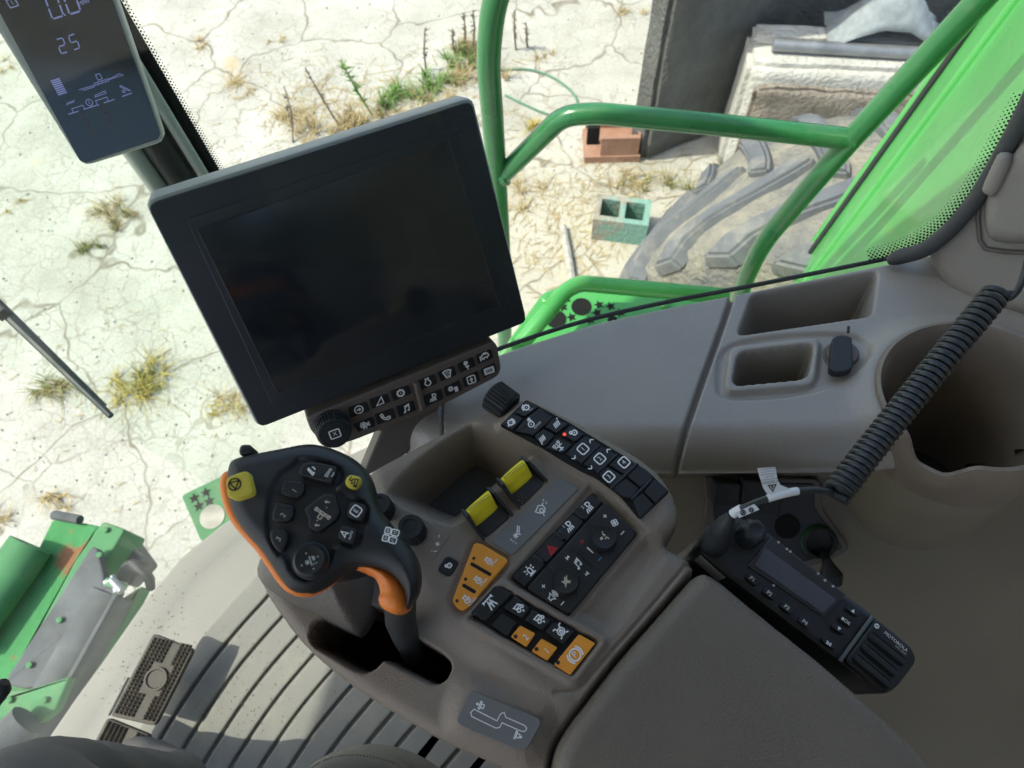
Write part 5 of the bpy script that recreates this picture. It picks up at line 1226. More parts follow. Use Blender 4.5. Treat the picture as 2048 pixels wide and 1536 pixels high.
bk_ = Frame(at(-30, 1650, -.665) - FWD * .70 + Vector((-.02, -.10, .0)), LAT, FWD)
puffy('unseen_backrest', roundpoly([(-.26, -.12), (.26, -.12), (.24, .62), (-.24, .62)], .08), bk_, -.12, 0, m_seat, seat, r=.04, st=.01)  # out of view, added to block light from the rear
def person():  # unseen torso, head and arms added to shade the armrest side
    knee = at(-30, 1650, -.665); back_ = -FWD
    pel = knee + back_ * .44 + Vector((-.02, -.10, -.02))
    L2 = -LAT * .34
    J = [pel, pel + LAT * .10, knee, knee + FWD * .02 + Vector((0, -.02, -.40)), knee + FWD * .16 + Vector((0, -.03, -.475)),
         pel - LAT * .10, knee - LAT * .30 + FWD * .02, knee - LAT * .32 + FWD * .06 + Vector((0, 0, -.40)), knee - LAT * .33 + FWD * .20 + Vector((0, 0, -.475)),
         knee * .5 + pel * .5 + LAT * .05, knee + back_ * .07 + Vector((0, 0, .005)), pel + Vector((0, 0, .16)) + back_ * .05,
         pel + Vector((0, 0, .42)) + back_ * .10, pel + Vector((0, 0, .56)) + back_ * .12, pel + Vector((0, 0, .66)) + back_ * .10, pel + Vector((0, 0, .78)) + back_ * .08,
         pel + Vector((0, 0, .50)) + back_ * .10 + LAT * .19, pel + Vector((0, 0, .26)) + back_ * .12 + LAT * .25, pel + Vector((0, 0, .50)) + back_ * .10 - LAT * .19, pel + Vector((0, 0, .26)) + back_ * .12 - LAT * .25, Vector((.12, -.13, CZ - .10)), Vector((-.02, -.16, CZ - .10))]
    R_ = [.15, .105, .076, .055, .04, .105, .076, .055, .04, .088, .078, .14, .15, .075, .06, .095, .065, .045, .065, .045, .032, .032]
    E_ = [(0, 1), (1, 9), (9, 10), (10, 2), (2, 3), (3, 4), (0, 5), (5, 6), (6, 7), (7, 8), (0, 11), (11, 12), (12, 13), (13, 14), (14, 15), (12, 16), (16, 17), (12, 18), (18, 19), (17, 20), (19, 21)]
    me = bpy.data.meshes.new('person'); me.from_pydata([tuple(j) for j in J], E_, []); me.update()
    o = bpy.data.objects.new('person', me); COL.objects.link(o)
    sk = o.modifiers.new('skin', 'SKIN'); sk.use_smooth_shade = True
    for i, v in enumerate(me.skin_vertices[0].data): v.radius = (R_[i], R_[i]); v.use_root = (i == 0)
    s = o.modifiers.new('sub', 'SUBSURF'); s.levels = 2; s.render_levels = 3
    tx = bpy.data.textures.new('folds', 'CLOUDS'); tx.noise_scale = .07
    d = o.modifiers.new('folds', 'DISPLACE'); d.texture = tx; d.strength = .016; d.mid_level = .5
    me.materials.append(m_cloth)
    tag(o, 'seated person in dark grey trousers, only the right knee in view', 'person'); return o
person()
sw = empty('steering_lever', at(-60, 1420, -.50)); tag(sw, 'rounded black lever tip at the left edge of the view', 'lever')
tube('lever_tip', [at(-80, 1460, -.52), at(-30, 1410, -.5), at(2, 1375, -.49), at(10, 1364, -.488)], [.008, .008, .0065, .003], m_rub, sw, n=12)
tube('lever_rod', [at(-80, 1460, -.52), at(-260, 1640, -.56)], .006, m_rub, sw, n=10)
wp = empty('windscreen_wiper', at(-60, 560, -.85)); tag(wp, 'thin black wiper blade resting outside the windscreen', 'wiper')
A, B_ = at(-200, 425, -.93), at(222, 832, -1.0)
d_ = (B_ - A).normalized(); nn = Vector((0, 0, 1)).cross(d_).normalized()
tube('wiper_spine', [A, (A + B_) / 2, B_], [.006, .007, .005], m_rub, wp, n=8)
tube('wiper_rubber', [A + nn * .007, (A + B_) / 2 + nn * .008, B_ + nn * .006 - d_ * .02], [.003, .0035, .002], m_cord, wp, n=6)
prism('wiper_clip', [(-.03, -.008), (.012, -.008), (.012, .010), (-.03, .010)], Frame(at(0, 625, -.96), d_, (0, 0, 1)), -.006, .012, m_rub, wp, bev=.002)

grit('floor_dirt', [(430, 1380, 60, 60, .0085), (560, 1330, 60, 60, .0085), (480, 1460, 80, 40, .0085), (330, 1240, 40, 50, .001), (240, 1330, 30, 50, .001)], 420, .0013, m_crumb, floor, fl, 5)
# ================================================================ outside: rails, platform, body panel, tyre
YR = 1.0
hr = empty('handrail', at(1010, 640, -1.35)); tag(hr, 'green tubular handrail loop outside the right window', 'handrail')
HN = Vector((-.10, -1, 0)).normalized(); H0 = Vector((0, YR, 0))
def hp3(x, y): return on(x, y, H0, HN)
post_l = fillet([hp3(1012, 760), hp3(1004, 500), hp3(986, 250), hp3(976, 120), hp3(985, 20), hp3(1010, -60), hp3(1120, -200), hp3(1700, -260)], .12)
tube('post', post_l, .0204, m_green2, hr, n=16)
rail = fillet([hp3(1003, 352), hp3(1125, 232), hp3(1190, 226), hp3(1420, 248), hp3(1702, 278)], .05)
tube('rail', rail, .0193, m_green2, hr, n=16)
bk = [hp3(2080, -130), hp3(1960, 0), hp3(1700, 280), hp3(1530, 480), hp3(1496, 545), hp3(1470, 620)]
tube('back_post', fillet(bk, .05), .0202, m_green2, hr, n=16)

ZP = -1.42
pf = hplane(ZP)
pt = empty('step_platform', at(1200, 640, ZP)); tag(pt, 'bright green perforated step platform with a low tube rail below the window', 'platform')
plP = pxs(pf, [(1085, 585), (1115, 574), (1400, 600), (1500, 640), (1500, 720), (1100, 900), (960, 760), (1010, 690)])
prism('deck', plP, pf, -.03, 0, m_green, pt, bev=.004, r=.02)
for (x, y) in ((1163, 613), (1112, 638), (1225, 640), (1270, 645)):
    c = pf.px(x, y, .002); r = .024 if (x, y) in ((1163, 613), (1112, 638)) else .012
    mk('deck_hole', [(c.x + r * cos(a * pi / 8), c.y + r * sin(a * pi / 8), .0015) for a in range(16)], [tuple(range(16))], m_dark, pt, pf.M, smooth=False)
star = lambda c, r: [(c.x + r * (1 if a % 2 else .45) * cos(a * pi / 5), c.y + r * (1 if a % 2 else .45) * sin(a * pi / 5), .0015) for a in range(10)]
for x, y in ((1126, 614), (1133, 598), (1198, 609), (1221, 612), (1194, 625), (1143, 634), (1240, 625), (1180, 640)):
    mk('grip_hole', star(pf.px(x, y, .002), .013), [tuple(range(10))], m_dark, pt, pf.M, smooth=False)
tube('rail', fillet([at(1040, 690, ZP + .1), at(1085, 636, ZP + .12), at(1130, 582, ZP + .12), at(1160, 566, ZP + .12), at(1345, 583, ZP + .1), at(1450, 592, ZP + .05)], .05), .018, m_green, pt, n=16)
tube('rail_leg', [at(1040, 690, ZP + .1), at(1010, 730, ZP)], .022, m_green, pt, n=14)

st = empty('front_step', at(420, 1010, ZP)); tag(st, 'small light green perforated step plate ahead of the floor edge', 'step')
sP = pxs(pf, [(362, 992), (372, 985), (445, 950), (520, 930), (600, 1010), (480, 1100), (402, 1085)])
prism('plate', sP, pf, -.025, 0, m_greend, st, bev=.004, r=.015)
for x, y in ((388, 996), (411, 985), (397, 1012), (418, 1002)): mk('grip_hole', star(pf.px(x, y, .002), .014), [tuple(range(10))], m_dark if y > 998 else ground_light, st, pf.M, smooth=False) if False else mk('grip_hole', star(pf.px(x, y, .002), .012), [tuple(range(10))], m_dark, st, pf.M, smooth=False)
c = pf.px(424, 1033, .002); mk('round_hole', [(c.x + .026 * cos(a * pi / 10), c.y + .026 * sin(a * pi / 10), .0015) for a in range(20)], [tuple(range(20))], m_wood, st, pf.M, smooth=False)

# body wall behind the cab: faces forward, outboard edge towards the tyre
bp = empty('machine_side_panel', Vector((.96, 1.42, CZ - 2.2))); tag(bp, 'bright green sheet metal body panel with black seal line behind the right window', 'panel')
e0, e1 = at_t(1592, 538, 2.14), at_t(1985, -15, 1.38)
inb = -LAT
lo = e0 + (e0 - e1) * .25; hi = e1 + (e1 - e0) * .6
nrm = (hi - lo).cross(inb).normalized()
if nrm.dot(CAM - lo) < 0: nrm = -nrm
slab('panel', [lo, hi, hi + inb * .8, lo + inb * .8], nrm, .03, m_green, bp)
tube('front_flange', [lo - nrm * .004, hi - nrm * .004], .016, m_green, bp, n=10)
tube('seal_line', [lo + inb * .035 + nrm * .003, hi + inb * .035 + nrm * .003], .0085, m_rub, bp, n=8)
tube('panel_crease', [lo + inb * .15 + nrm * -.002, hi + inb * .15 + nrm * -.002], .012, m_green, bp, n=10)

def concrete(name, col, dark, sc=4, bump=1.0):
    m, N, L, B = _mat(name); tc = N.new('ShaderNodeTexCoord')
    n1 = N.new('ShaderNodeTexNoise'); n1.inputs['Scale'].default_value = sc; n1.inputs['Detail'].default_value = 9; n1.inputs['Roughness'].default_value = .65; L.new(tc.outputs['Object'], n1.inputs['Vector'])
    r = N.new('ShaderNodeValToRGB'); L.new(n1.outputs[0], r.inputs[0]); e = r.color_ramp.elements
    e[0].position = .35; e[0].color = (*dark, 1); e[1].position = .65; e[1].color = (*col, 1); L.new(r.outputs[0], B.inputs['Base Color'])
    B.inputs['Roughness'].default_value = .9; B.inputs['Specular IOR Level'].default_value = .2
    n2 = N.new('ShaderNodeTexNoise'); n2.inputs['Scale'].default_value = 38; n2.inputs['Detail'].default_value = 6; L.new(tc.outputs['Object'], n2.inputs['Vector'])
    b = N.new('ShaderNodeBump'); b.inputs['Strength'].default_value = bump; b.inputs['Distance'].default_value = .02; L.new(n2.outputs[0], b.inputs['Height']); L.new(b.outputs[0], B.inputs['Normal'])
    return m
# drive tyre
def tyre():
    a = Vector((.62, .785, 0)).normalized(); m_t = mat('tyre_rubber', (.085, .092, .10), .75, .3, var=.15, vscale=8, dust=.5, dustcol=(.42, .37, .26), dscale=6)
    m_lug = mat('lug_rubber', (.13, .138, .146), .7, .3, var=.15, vscale=10, dust=1.2, dustcol=(.40, .36, .26), dscale=9)
    m_mud = concrete('dried_mud_tread', (.32, .29, .22), (.14, .145, .148), 5, 1.0)
    Rt, w = .90, .38
    zc = .92
    n = ray(1245, 560).cross(ray(1480, 325)).normalized()
    # front silhouette plane touches the tread
    p0 = at(1330, 430, -2.25)
    up = Vector((0, 0, 1)); f = up.cross(a).normalized()          # horizontal across the axle
    if f.x > 0: f = -f                                            # f points forward (left in view)
    # tangent point direction on the circle seen from the camera
    v = (p0 - CAM); v = v - a * v.dot(a); tdir = Vector((0, 0, 0))
    nr = a.cross(v).normalized()
    if nr.dot(f) < 0: nr = -nr
    c = p0 - nr * (Rt + .03); c = c - a * 0
    c = c + a * ((at(1360, 440, -2.25) - c).dot(a) + .02)
    sh = Matrix((f, a, up)).transposed().to_4x4(); sh.translation = c       # local x = forward, y = axle, z = up
    t = empty('drive_tyre', Vector((c.x, c.y, 0))); tag(t, 'large muddy ribbed drive tyre below the handrail', 'tyre')
    M = sh @ Matrix.Rotation(pi / 2, 4, 'X')                                # lathe axis onto the axle
    lathe('tread', [(.45, -w * .8), (.62, -w), (.80, -w * .99), (.87, -w * .9), (Rt - .008, -w * .75), (Rt, -w * .5), (Rt + .004, -w * .3), (Rt + .006, -w * .15), (Rt + .008, 0), (Rt + .006, w * .15), (Rt + .004, w * .3), (Rt, w * .5), (Rt - .008, w * .75), (.87, w * .9), (.80, w * .99), (.62, w), (.45, w * .8)], m_mud, t, M, n=120, ang=60, mod=lambda r_, z, a_: (r_ + .012 * noise.noise(Vector((cos(a_) * 7, sin(a_) * 7, z * 9))) * (r_ > .8), z))
    lathe('rim', [(.2, -.12), (.45, -.2), (.46, -.3), (.44, -.3), (.3, .1), (.1, .12)], m_green, t, M, n=36)
    def lug(sg):
        V = []; N_ = 7; prof = []
        for i in range(N_ + 1):
            s = i / N_; y = sg * (-.03 + (w + .03) * s); ang = .40 * s ** 1.25
            rad = Rt + .008 - .012 * s - (.05 * max(0, s - .8) / .2)
            hgt = .028 + .006 * noise.noise(Vector((s * 4, sg, 0))); wd = .052 + .022 * s
            for dx, dr in ((-wd, -.02), (-wd * .72, hgt), (wd * .72, hgt), (wd, -.02)):
                th = ang + dx / Rt; r_ = rad + dr; V.append((r_ * sin(th), y, r_ * cos(th)))
        Fc = []
        for i in range(N_):
            for k in range(3): Fc.append((i * 4 + k, i * 4 + k + 1, (i + 1) * 4 + k + 1, (i + 1) * 4 + k))
        Fc += [(3, 2, 1, 0), tuple(N_ * 4 + k for k in range(4))]
        me = bpy.data.meshes.new('lug'); me.from_pydata(V, [], Fc); me.update(); bm = bmesh.new(); bm.from_mesh(me); bmesh.ops.recalc_face_normals(bm, faces=bm.faces); bmesh.ops.bevel(bm, geom=[ed for ed in bm.edges if ed.calc_face_angle(0) > .5], offset=.010, segments=2, affect='EDGES'); bm.to_mesh(me); bm.free(); return me
    for sg in (-1, 1):
        me = lug(sg)
        for k in range(22):
            link_mesh('lug', me, m_lug, t, sh @ Matrix.Rotation(2 * pi * (k + (.5 if sg > 0 else 0)) / 22, 4, 'Y'))
    return c
tc_ = tyre()

m_greenw = concrete('rusty_green_deck', (.07, .25, .095), (.27, .125, .065), 5, .3)
_r = [n for n in m_greenw.node_tree.nodes if n.bl_idname == 'ShaderNodeValToRGB'][0].color_ramp.elements; _r[0].position = .40; _r[1].position = .46
# feeder house and header frame below the windscreen
fh = empty('feeder_house', at(120, 1260, -2.2)); tag(fh, 'worn green and steel feeder house front seen below the floor edge', 'header')
ff = hplane(-1.95)
def slabpx(name, L, z, m, th=.05, r=.01): f = hplane(z); return prism(name, pxs(f, L), f, -th, 0, m, fh, bev=.006, r=r)
def beam(name, a, b, z, r, m): tube(name, [at(*a, z), at(*b, z)], r, m, fh, n=14)
slabpx('worn_deck', [(-140, 1500), (60, 1130), (104, 1040), (118, 1036), (200, 1052), (150, 1130), (0, 1400), (-60, 1560)], -2.02, m_greenw, .08)
slabpx('side_plate', [(150, 1120), (205, 1042), (250, 1058), (205, 1135), (60, 1420), (-20, 1560), (-70, 1530)], -1.97, m_greend, .12)
beam('cross_tube', (-80, 1290), (62, 1090), -1.97, .06, m_greend)
slabpx('steel_apron', [(5, 1368), (182, 1092), (194, 1096), (208, 1150), (206, 1172), (240, 1180), (140, 1360), (50, 1378)], -1.92, m_steel, .03)
beam('drive_drum', (225, 1188), (60, 1480), -1.97, .062, m_steel)
slabpx('lower_plate', [(0, 1382), (60, 1378), (140, 1352), (110, 1420), (75, 1448), (-80, 1425)], -1.90, m_greend, .03)
slabpx('inner_plate', [(245, 1195), (285, 1170), (250, 1240), (190, 1330), (150, 1370)], -1.98, m_greend, .05)
beam('steel_roller', (-40, 1420), (72, 1446), -1.86, .03, m_steel2) if False else None
beam('steel_roller', (-60, 1550), (55, 1440), -1.86, .045, m_steel)
slabpx('dark_box', [(205, 1150), (248, 1068), (284, 1118), (240, 1165)], -2.06, m_steel, .1)
for i, (x, y) in enumerate(((262, 1138), (272, 1130), (283, 1132), (292, 1142), (297, 1156))):
    tube('hydraulic_hose', smoothline([at(240 + i * 5, 1160, -1.98), at(250 + i * 6, 1128 + i * 2, -1.93), at(280 + i * 4, 1126 + i * 6, -1.93), at(302, 1160 + i * 4, -1.98)], 2), .012, m_rub, fh, n=8)
for k in range(3): beam('coupling_fitting', (212 + k * 6, 1164 - k * 2), (250 - k * 3, 1174 + k * 4), -1.89 + k * .01, .012, m_steel2 if k != 1 else m_green)
beam('fitting_cross', (226, 1152), (234, 1185), -1.87, .009, m_steel2)
tube('bracket', [at(160, 1040, -2.0), at(108, 1030, -2.02)], .014, m_steel, fh, n=8)

# ================================================================ things standing in the yard
m_cgrey = concrete('dark_concrete', (.15, .15, .14), (.095, .097, .09)); m_cwhite = concrete('pale_concrete', (.62, .61, .56), (.5, .48, .42)); m_crough = concrete('rough_aggregate', (.34, .30, .25), (.22, .19, .155), 12, 1.6)
def rough_block(name, x0, x1, y0, y1, z0, z1, m, parent, M, ns=.5, amp=.012, sub=14, bev=.03, seed=0):
    bm = bmesh.new(); bmesh.ops.create_cube(bm, size=1)
    for v in bm.verts: v.co = Vector(((x0 + x1) / 2 + v.co.x * (x1 - x0), (y0 + y1) / 2 + v.co.y * (y1 - y0), (z0 + z1) / 2 + v.co.z * (z1 - z0)))
    bmesh.ops.bevel(bm, geom=list(bm.edges), offset=bev, segments=2, affect='EDGES')
    bmesh.ops.subdivide_edges(bm, edges=list(bm.edges), cuts=sub, use_grid_fill=True)
    for v in bm.verts:
        p = v.co * 9 + Vector((seed, 0, 0)); v.co += Vector((noise.noise(p), noise.noise(p + Vector((9, 0, 0))), noise.noise(p + Vector((0, 9, 0))))) * amp
    me = bpy.data.meshes.new(name); bm.to_mesh(me); bm.free(); me.polygons.foreach_set('use_smooth', [True] * len(me.polygons))
    return link_mesh(name, me, m, parent, M)
wp0 = at(1285, 325, -CZ); wp1 = at(1470, 332, -CZ)
wf = Frame(wp0, Vector((.9, .43, 0)), (0, 0, 1))
wall = rough_block('concrete_wall_block', 0, 4.5, 0, .2, 0, 2.9, m_cgrey, None, wf.M, amp=.010, sub=18)
tag(wall, 'tall dark grey concrete wall block standing behind the pale block', 'wall')
wb_ = at(1500, 130, -2.87); wb2 = at(1910, 150, -2.87)
bf = Frame(Vector((wb_.x, wb_.y, 0)), Vector((wb2.x - wb_.x, wb2.y - wb_.y, 0)), (0, 0, 1))
blk = empty('pale_concrete_block', bf.O); tag(blk, 'pale concrete bunker block with rough brown face and pipe on top', 'block')
rough_block('block_body', 0, 2.2, 0.0, .30, 0, .83, m_cwhite, blk, bf.M, amp=.006, bev=.03)
rough_block('rough_face', .07, 2.13, -.045, .06, -.02, .71, m_crough, blk, bf.M, amp=.02, bev=.02, sub=20, seed=3)
rough_block('top_step',   .02, 2.1, .17, .31, .82, .87, m_cwhite, blk, bf.M, amp=.006, bev=.02)
pp = empty('steel_pipe', bf.w(.2, .12, .86)); tag(pp, 'galvanised steel pipe lying along the top of the pale block', 'pipe')
tube('pipe', [bf.w(.12, .125, .87), bf.w(1.35, .10, .87)], .035, m_steel2, pp, n=18)
V = []; Fc = []; nn_ = 14
for i in range(nn_ + 1):
    for j in range(nn_ + 1):
        u, v = i / nn_, j / nn_; V.append(bf.w(.42 + .62 * u, .12 + .3 * v, .87 + .28 * sin(pi * u) ** 1.3 * sin(pi * (v * .8 + .15)) + .03 * noise.noise(Vector((u * 5, v * 5, 1)))))
for i in range(nn_):
    for j in range(nn_): a = i * (nn_ + 1) + j; Fc.append((a, a + 1, a + nn_ + 2, a + nn_ + 1))
mesh_m = mat('grey_mesh_cloth', (.30, .33, .34), .7, .3, var=.2, vscale=20)
mo = mk('mesh_cloth', V, Fc, mesh_m, None); mo.modifiers.new('s', 'SOLIDIFY').thickness = .004; tag(mo, 'crumpled grey mesh cloth heaped on the pale block', 'cloth')
tube_o = tube('rusty_hoop', smoothline([bf.w(1.42, .02, .80), bf.w(1.46, .0, .90), bf.w(1.58, .0, .92), bf.w(1.64, .02, .80)], 2), .010, mat('rusty_iron', (.2, .12, .07), .8, .2), None, n=8)
tag(tube_o, 'rusty iron lifting hoop in the pale block near the green panel', 'hoop')

# clay flue tile
c0 = at(1168, 325, -CZ); tf = Frame(c0, at(1278, 322, -CZ) - c0, (0, 0, 1)); wT = (at(1278, 322, -CZ) - c0).length
m_clay = concrete('fired_clay', (.40, .235, .16), (.30, .165, .11), 8, .4)
ft = empty('clay_flue_tile', c0); tag(ft, 'orange clay flue tile standing against the dark wall block', 'tile')
hT = .21
box('front_face', wT * .28, wT * .96, 0, .03, .06, hT, m_clay, ft, tf.M); box('foot', 0, wT, -.01, .25, 0, .058, m_clay, ft, tf.M); box('back_face', .02, wT * .98, .25, .28, .0, hT, m_clay, ft, tf.M); box('right_side', wT * .94, wT * .98, .032, .248, .06, hT, m_clay, ft, tf.M); box('inner_dark', wT * .05, wT * .27, .10, .13, .06, hT * .98, m_dark, ft, tf.M)  # the inner black slab paints the shade inside the open tile

# hollow concrete block, half painted green
c0 = at(1182, 478, -CZ); cf2 = Frame(c0, at(1288, 492, -CZ) - c0, (0, 0, 1)); wC = (at(1288, 492, -CZ) - c0).length; dC = .2; hC = .2
def teal():
    m = concrete('painted_block', (.36, .35, .28), (.26, .22, .17), 14, .6); N = m.node_tree.nodes; L = m.node_tree.links; B = N['Principled BSDF']
    src = B.inputs['Base Color'].links[0].from_socket; tc = N.new('ShaderNodeTexCoord'); n = N.new('ShaderNodeTexNoise'); n.inputs['Scale'].default_value = 9; n.inputs['Detail'].default_value = 7; L.new(tc.outputs['Object'], n.inputs['Vector'])
    s = N.new('ShaderNodeSeparateXYZ'); L.new(tc.outputs['Object'], s.inputs[0])
    a = N.new('ShaderNodeMath'); a.operation = 'MULTIPLY_ADD'; a.inputs[1].default_value = 1.3; L.new(s.outputs[0], a.inputs[0]); L.new(n.outputs[0], a.inputs[2])
    r = N.new('ShaderNodeMapRange'); r.inputs[1].default_value = .55; r.inputs[2].default_value = .68; L.new(a.outputs[0], r.inputs[0])
    mx = N.new('ShaderNodeMix'); mx.data_type = 'RGBA'; L.new(r.outputs[0], mx.inputs[0]); L.new(src, mx.inputs[6]); mx.inputs[7].default_value = (.20, .35, .28, 1); L.new(mx.outputs[2], B.inputs['Base Color']); return m
m_teal = teal()
V = []; Fc = []
X_ = [0, .035, wC * .5 - .018, wC * .5 + .018, wC - .035, wC]; Y_ = [0, .035, dC - .035, dC]
solid = lambda i, j: not (j == 1 and i in (1, 3))
for zi, z in enumerate((0, hC)):
    for y in Y_:
        for x in X_: V.append((x, y, z))
nx = len(X_); ny = len(Y_); id_ = lambda i, j, k: k * nx * ny + j * nx + i
for i in range(nx - 1):
    for j in range(ny - 1):
        if solid(i, j): Fc.append((id_(i, j, 1), id_(i + 1, j, 1), id_(i + 1, j + 1, 1), id_(i, j + 1, 1)))
        for di, dj, e in ((-1, 0, ((i, j + 1), (i, j))), (1, 0, ((i + 1, j), (i + 1, j + 1))), (0, -1, ((i, j), (i + 1, j))), (0, 1, ((i + 1, j + 1), (i, j + 1)))):
            ii, jj = i + di, j + dj; oth = 0 <= ii < nx - 1 and 0 <= jj < ny - 1 and solid(ii, jj)
            if solid(i, j) and not oth: (a, b), (c, d) = e; Fc.append((id_(a, b, 0), id_(c, d, 0), id_(c, d, 1), id_(a, b, 1)))
cm = mk('hollow_block', V, Fc, m_teal, None, cf2.M, smooth=False); tag(cm, 'hollow two-cell concrete block with flaking teal paint beside the tyre', 'block')
sk_ = tube('wooden_stick', [at(1126, 452, -CZ + .03), at(1136, 510, -CZ + .03), at(1146, 566, -CZ + .03)], [.022, .026, .022], m_wood, None, n=8); tag(sk_, 'weathered straight stick lying on the straw beside the hollow block', 'stick')
hs_ = tube('green_hose', smoothline([at(x, y, -CZ + .012) for x, y in [(1000, 140), (1050, 136), (1100, 150), (1140, 178), (1158, 205), (1150, 240), (1100, 232), (1040, 205), (1010, 190)]], 2), .008, mat('green_hose_rubber', (.10, .22, .14), .6, .3), None, n=6); tag(hs_, 'thin green hose looped on the concrete behind the handrail', 'hose')

# ---- weeds
m_dry = mat('dry_straw', (.42, .33, .17), .9, .1, var=.3, vscale=40); m_olive = mat('olive_weed', (.22, .22, .085), .9, .1, var=.3, vscale=40); m_grn = mat('green_weed', (.16, .27, .075), .8, .2, var=.3, vscale=40); m_stem = mat('dead_stem', (.20, .16, .115), .9, .1, var=.3, vscale=40); m_ylw = mat('yellow_weed', (.42, .34, .09), .9, .1, var=.3, vscale=40)
def blades(c, n, rad, hgt, seed, w=.006, flat=.5):
    rnd = random.Random(seed); V = []; Fc = []; cl = [(rnd.gauss(0, rad * .33), rnd.gauss(0, rad * .22)) for _ in range(max(3, n // 22))]; lean = rnd.uniform(0, 2 * pi)
    for _ in range(n):
        bx, by = rnd.choice(cl); a = lean + rnd.gauss(0, 1.5); L = rad * rnd.uniform(.08, .62) ** 1.1; h = hgt * rnd.uniform(.1, 1); o = Vector((cos(a), sin(a), 0)); s = Vector((-sin(a), cos(a), 0)) * w * rnd.uniform(.4, 1.1)
        b = Vector((bx + rnd.gauss(0, rad * .05), by + rnd.gauss(0, rad * .05), 0)); k = len(V); bend = Vector((rnd.uniform(-1, 1), rnd.uniform(-1, 1), 0)) * L * .6
        for t in (0, .5, 1):
            p = b + o * L * t + bend * t * t + Vector((0, 0, .003 + h * (t * (1.6 - t * (.6 + flat)))))
            V += [c + p - s * (1 - t * .85), c + p + s * (1 - t * .85)]
        Fc += [(k, k + 1, k + 3, k + 2), (k + 2, k + 3, k + 5, k + 4)]
    return V, Fc
WG = 'weeds growing from the cracks'
def weed(px, py, rad, n, hgt, m, label, seed, m2=None, w=.006):
    c = at(px, py, -CZ); n = int(n * .6); w = w * .6; hgt *= .8; t = empty('weed', c); tag(t, label, 'weed', WG)
    V, Fc = blades(c, n, rad, hgt, seed, w); mk('blades', V, Fc, m, t, smooth=False)
    if m2: V, Fc = blades(c, n // 2, rad * .7, hgt * 1.2, seed + 50, w); mk('blades', V, Fc, m2, t, smooth=False)
weed(278, 772, .30, 420, .16, m_ylw, 'bushy yellow weed right of the wiper tip', 1, m_olive)
weed(112, 770, .24, 260, .12, m_olive, 'grey-green weed half crossed by the wiper blade', 2, m_dry)
weed(462, 812, .24, 220, .10, m_dry, 'dry straw weed just left of the monitor bottom corner', 3, m_ylw)
weed(100, 1000, .20, 160, .10, m_dry, 'small straw tuft left of the green front step', 4)
weed(12, 1012, .16, 100, .08, m_dry, 'small dry tuft at the left edge above the feeder house', 5)
weed(235, 430, .26, 260, .14, m_dry, 'dry tuft below the corner display', 6, m_olive)
weed(178, 500, .18, 150, .14, m_olive, 'dark green-grey tuft left of the monitor', 7)
weed(385, 100, .2, 100, .06, m_dry, 'sparse brown tuft in the cracks right of the corner display', 8)
weed(548, 85, .14, 60, .05, m_dry, 'tiny brown tuft on the open concrete at the top', 9)
weed(490, 160, .3, 160, .06, m_dry, 'flat straw tuft where two cracks cross', 10)
weed(1268, 25, .2, 90, .08, m_dry, 'thin dry tuft on the concrete left of the dark wall', 11)
weed(1390, 375, .35, 140, .18, m_olive, 'wiry weed at the foot of the dark wall block', 12, m_dry)
weed(1260, 375, .35, 160, .12, m_dry, 'sprawling dry weed between clay tile and hollow block', 13, m_olive)
weed(1050, 395, .3, 200, .12, m_dry, 'brown weed clump right of the handrail post', 14)
weed(1060, 250, .25, 120, .12, m_ylw, 'yellowish weed under the slanted green rail', 15)
weed(600, 250, .35, 320, .16, m_dry, 'wide dry straw clump left of the tall dead stems', 16)
weed(900, 640, .3, 10, .1, m_dry, 'dry weed behind the monitor', 17) if False else None
weed(1095, 120, .2, 80, .1, m_dry, 'thin reddish tuft right of the handrail post near the top', 18)
weed(440, 590, .2, 60, .06, m_dry, 'x', 19) if False else None
weed(6, 130, .18, 90, .06, m_dry, 'dry tuft beside the left edge of the corner display', 20)
weed(30, 415, .16, 70, .05, m_dry, 'small brown tuft at the left edge under the corner display', 21)
# the grassy joint: one clump of green grass, tangled straw and tall dead stems
gb = at(820, 200, -CZ); t = empty('grass_clump', gb); tag(t, 'green grass clump growing along the joint above the monitor', 'grass')
for i, (x, y) in enumerate(((770, 200), (800, 195), (840, 185), (880, 165), (905, 130), (930, 115))):
    V, Fc = blades(at(x, y, -CZ), 130, .22, .16, 100 + i, .005); mk('blades', V, Fc, m_grn if i < 5 else m_olive, t, smooth=False)
for i, (x, y) in enumerate(((700, 250), (745, 235), (870, 205), (945, 90), (920, 160), (660, 262), (960, 140))):
    V, Fc = blades(at(x, y, -CZ), 130, .26, .16, 200 + i, .0045); mk('straw', V, Fc, m_dry, t, smooth=False)
def stem(px, py, tx, ty, h, label, seed, m=m_stem, leafy=None):
    b = at(px, py, -CZ); r = ray(tx, ty); top = CAM + r * ((h - CZ) / r.z); t = empty('dead_stem', b); tag(t, label, 'plant', 'tall stems along the joint')
    rnd = random.Random(seed); mid = (b + top) / 2 + Vector((rnd.uniform(-.02, .02), rnd.uniform(-.02, .02), 0))
    tube('stalk', [b, mid, top], [.008, .007, .004], m, t, n=6)
    V = []; Fc = []
    for k in range(60 if leafy else 22):
        s = rnd.uniform(.25, 1); p = b.lerp(top, s); d = Vector((rnd.uniform(-1, 1), rnd.uniform(-1, 1), rnd.uniform(-.2, 1))).normalized() * (.09 if leafy else .05) * rnd.uniform(.5, 1); w_ = d.orthogonal().normalized() * .006
        i = len(V); V += [p - w_, p + w_, p + d]; Fc.append((i, i + 1, i + 2))
    mk('leaves', V, Fc, leafy or m, t, smooth=False)
stem(682, 258, 610, 135, .42, 'tall leaning dead stem above the monitor top edge', 1)
stem(586, 285, 568, 172, .34, 'thin dead stem left of the leaning tall stem', 2)
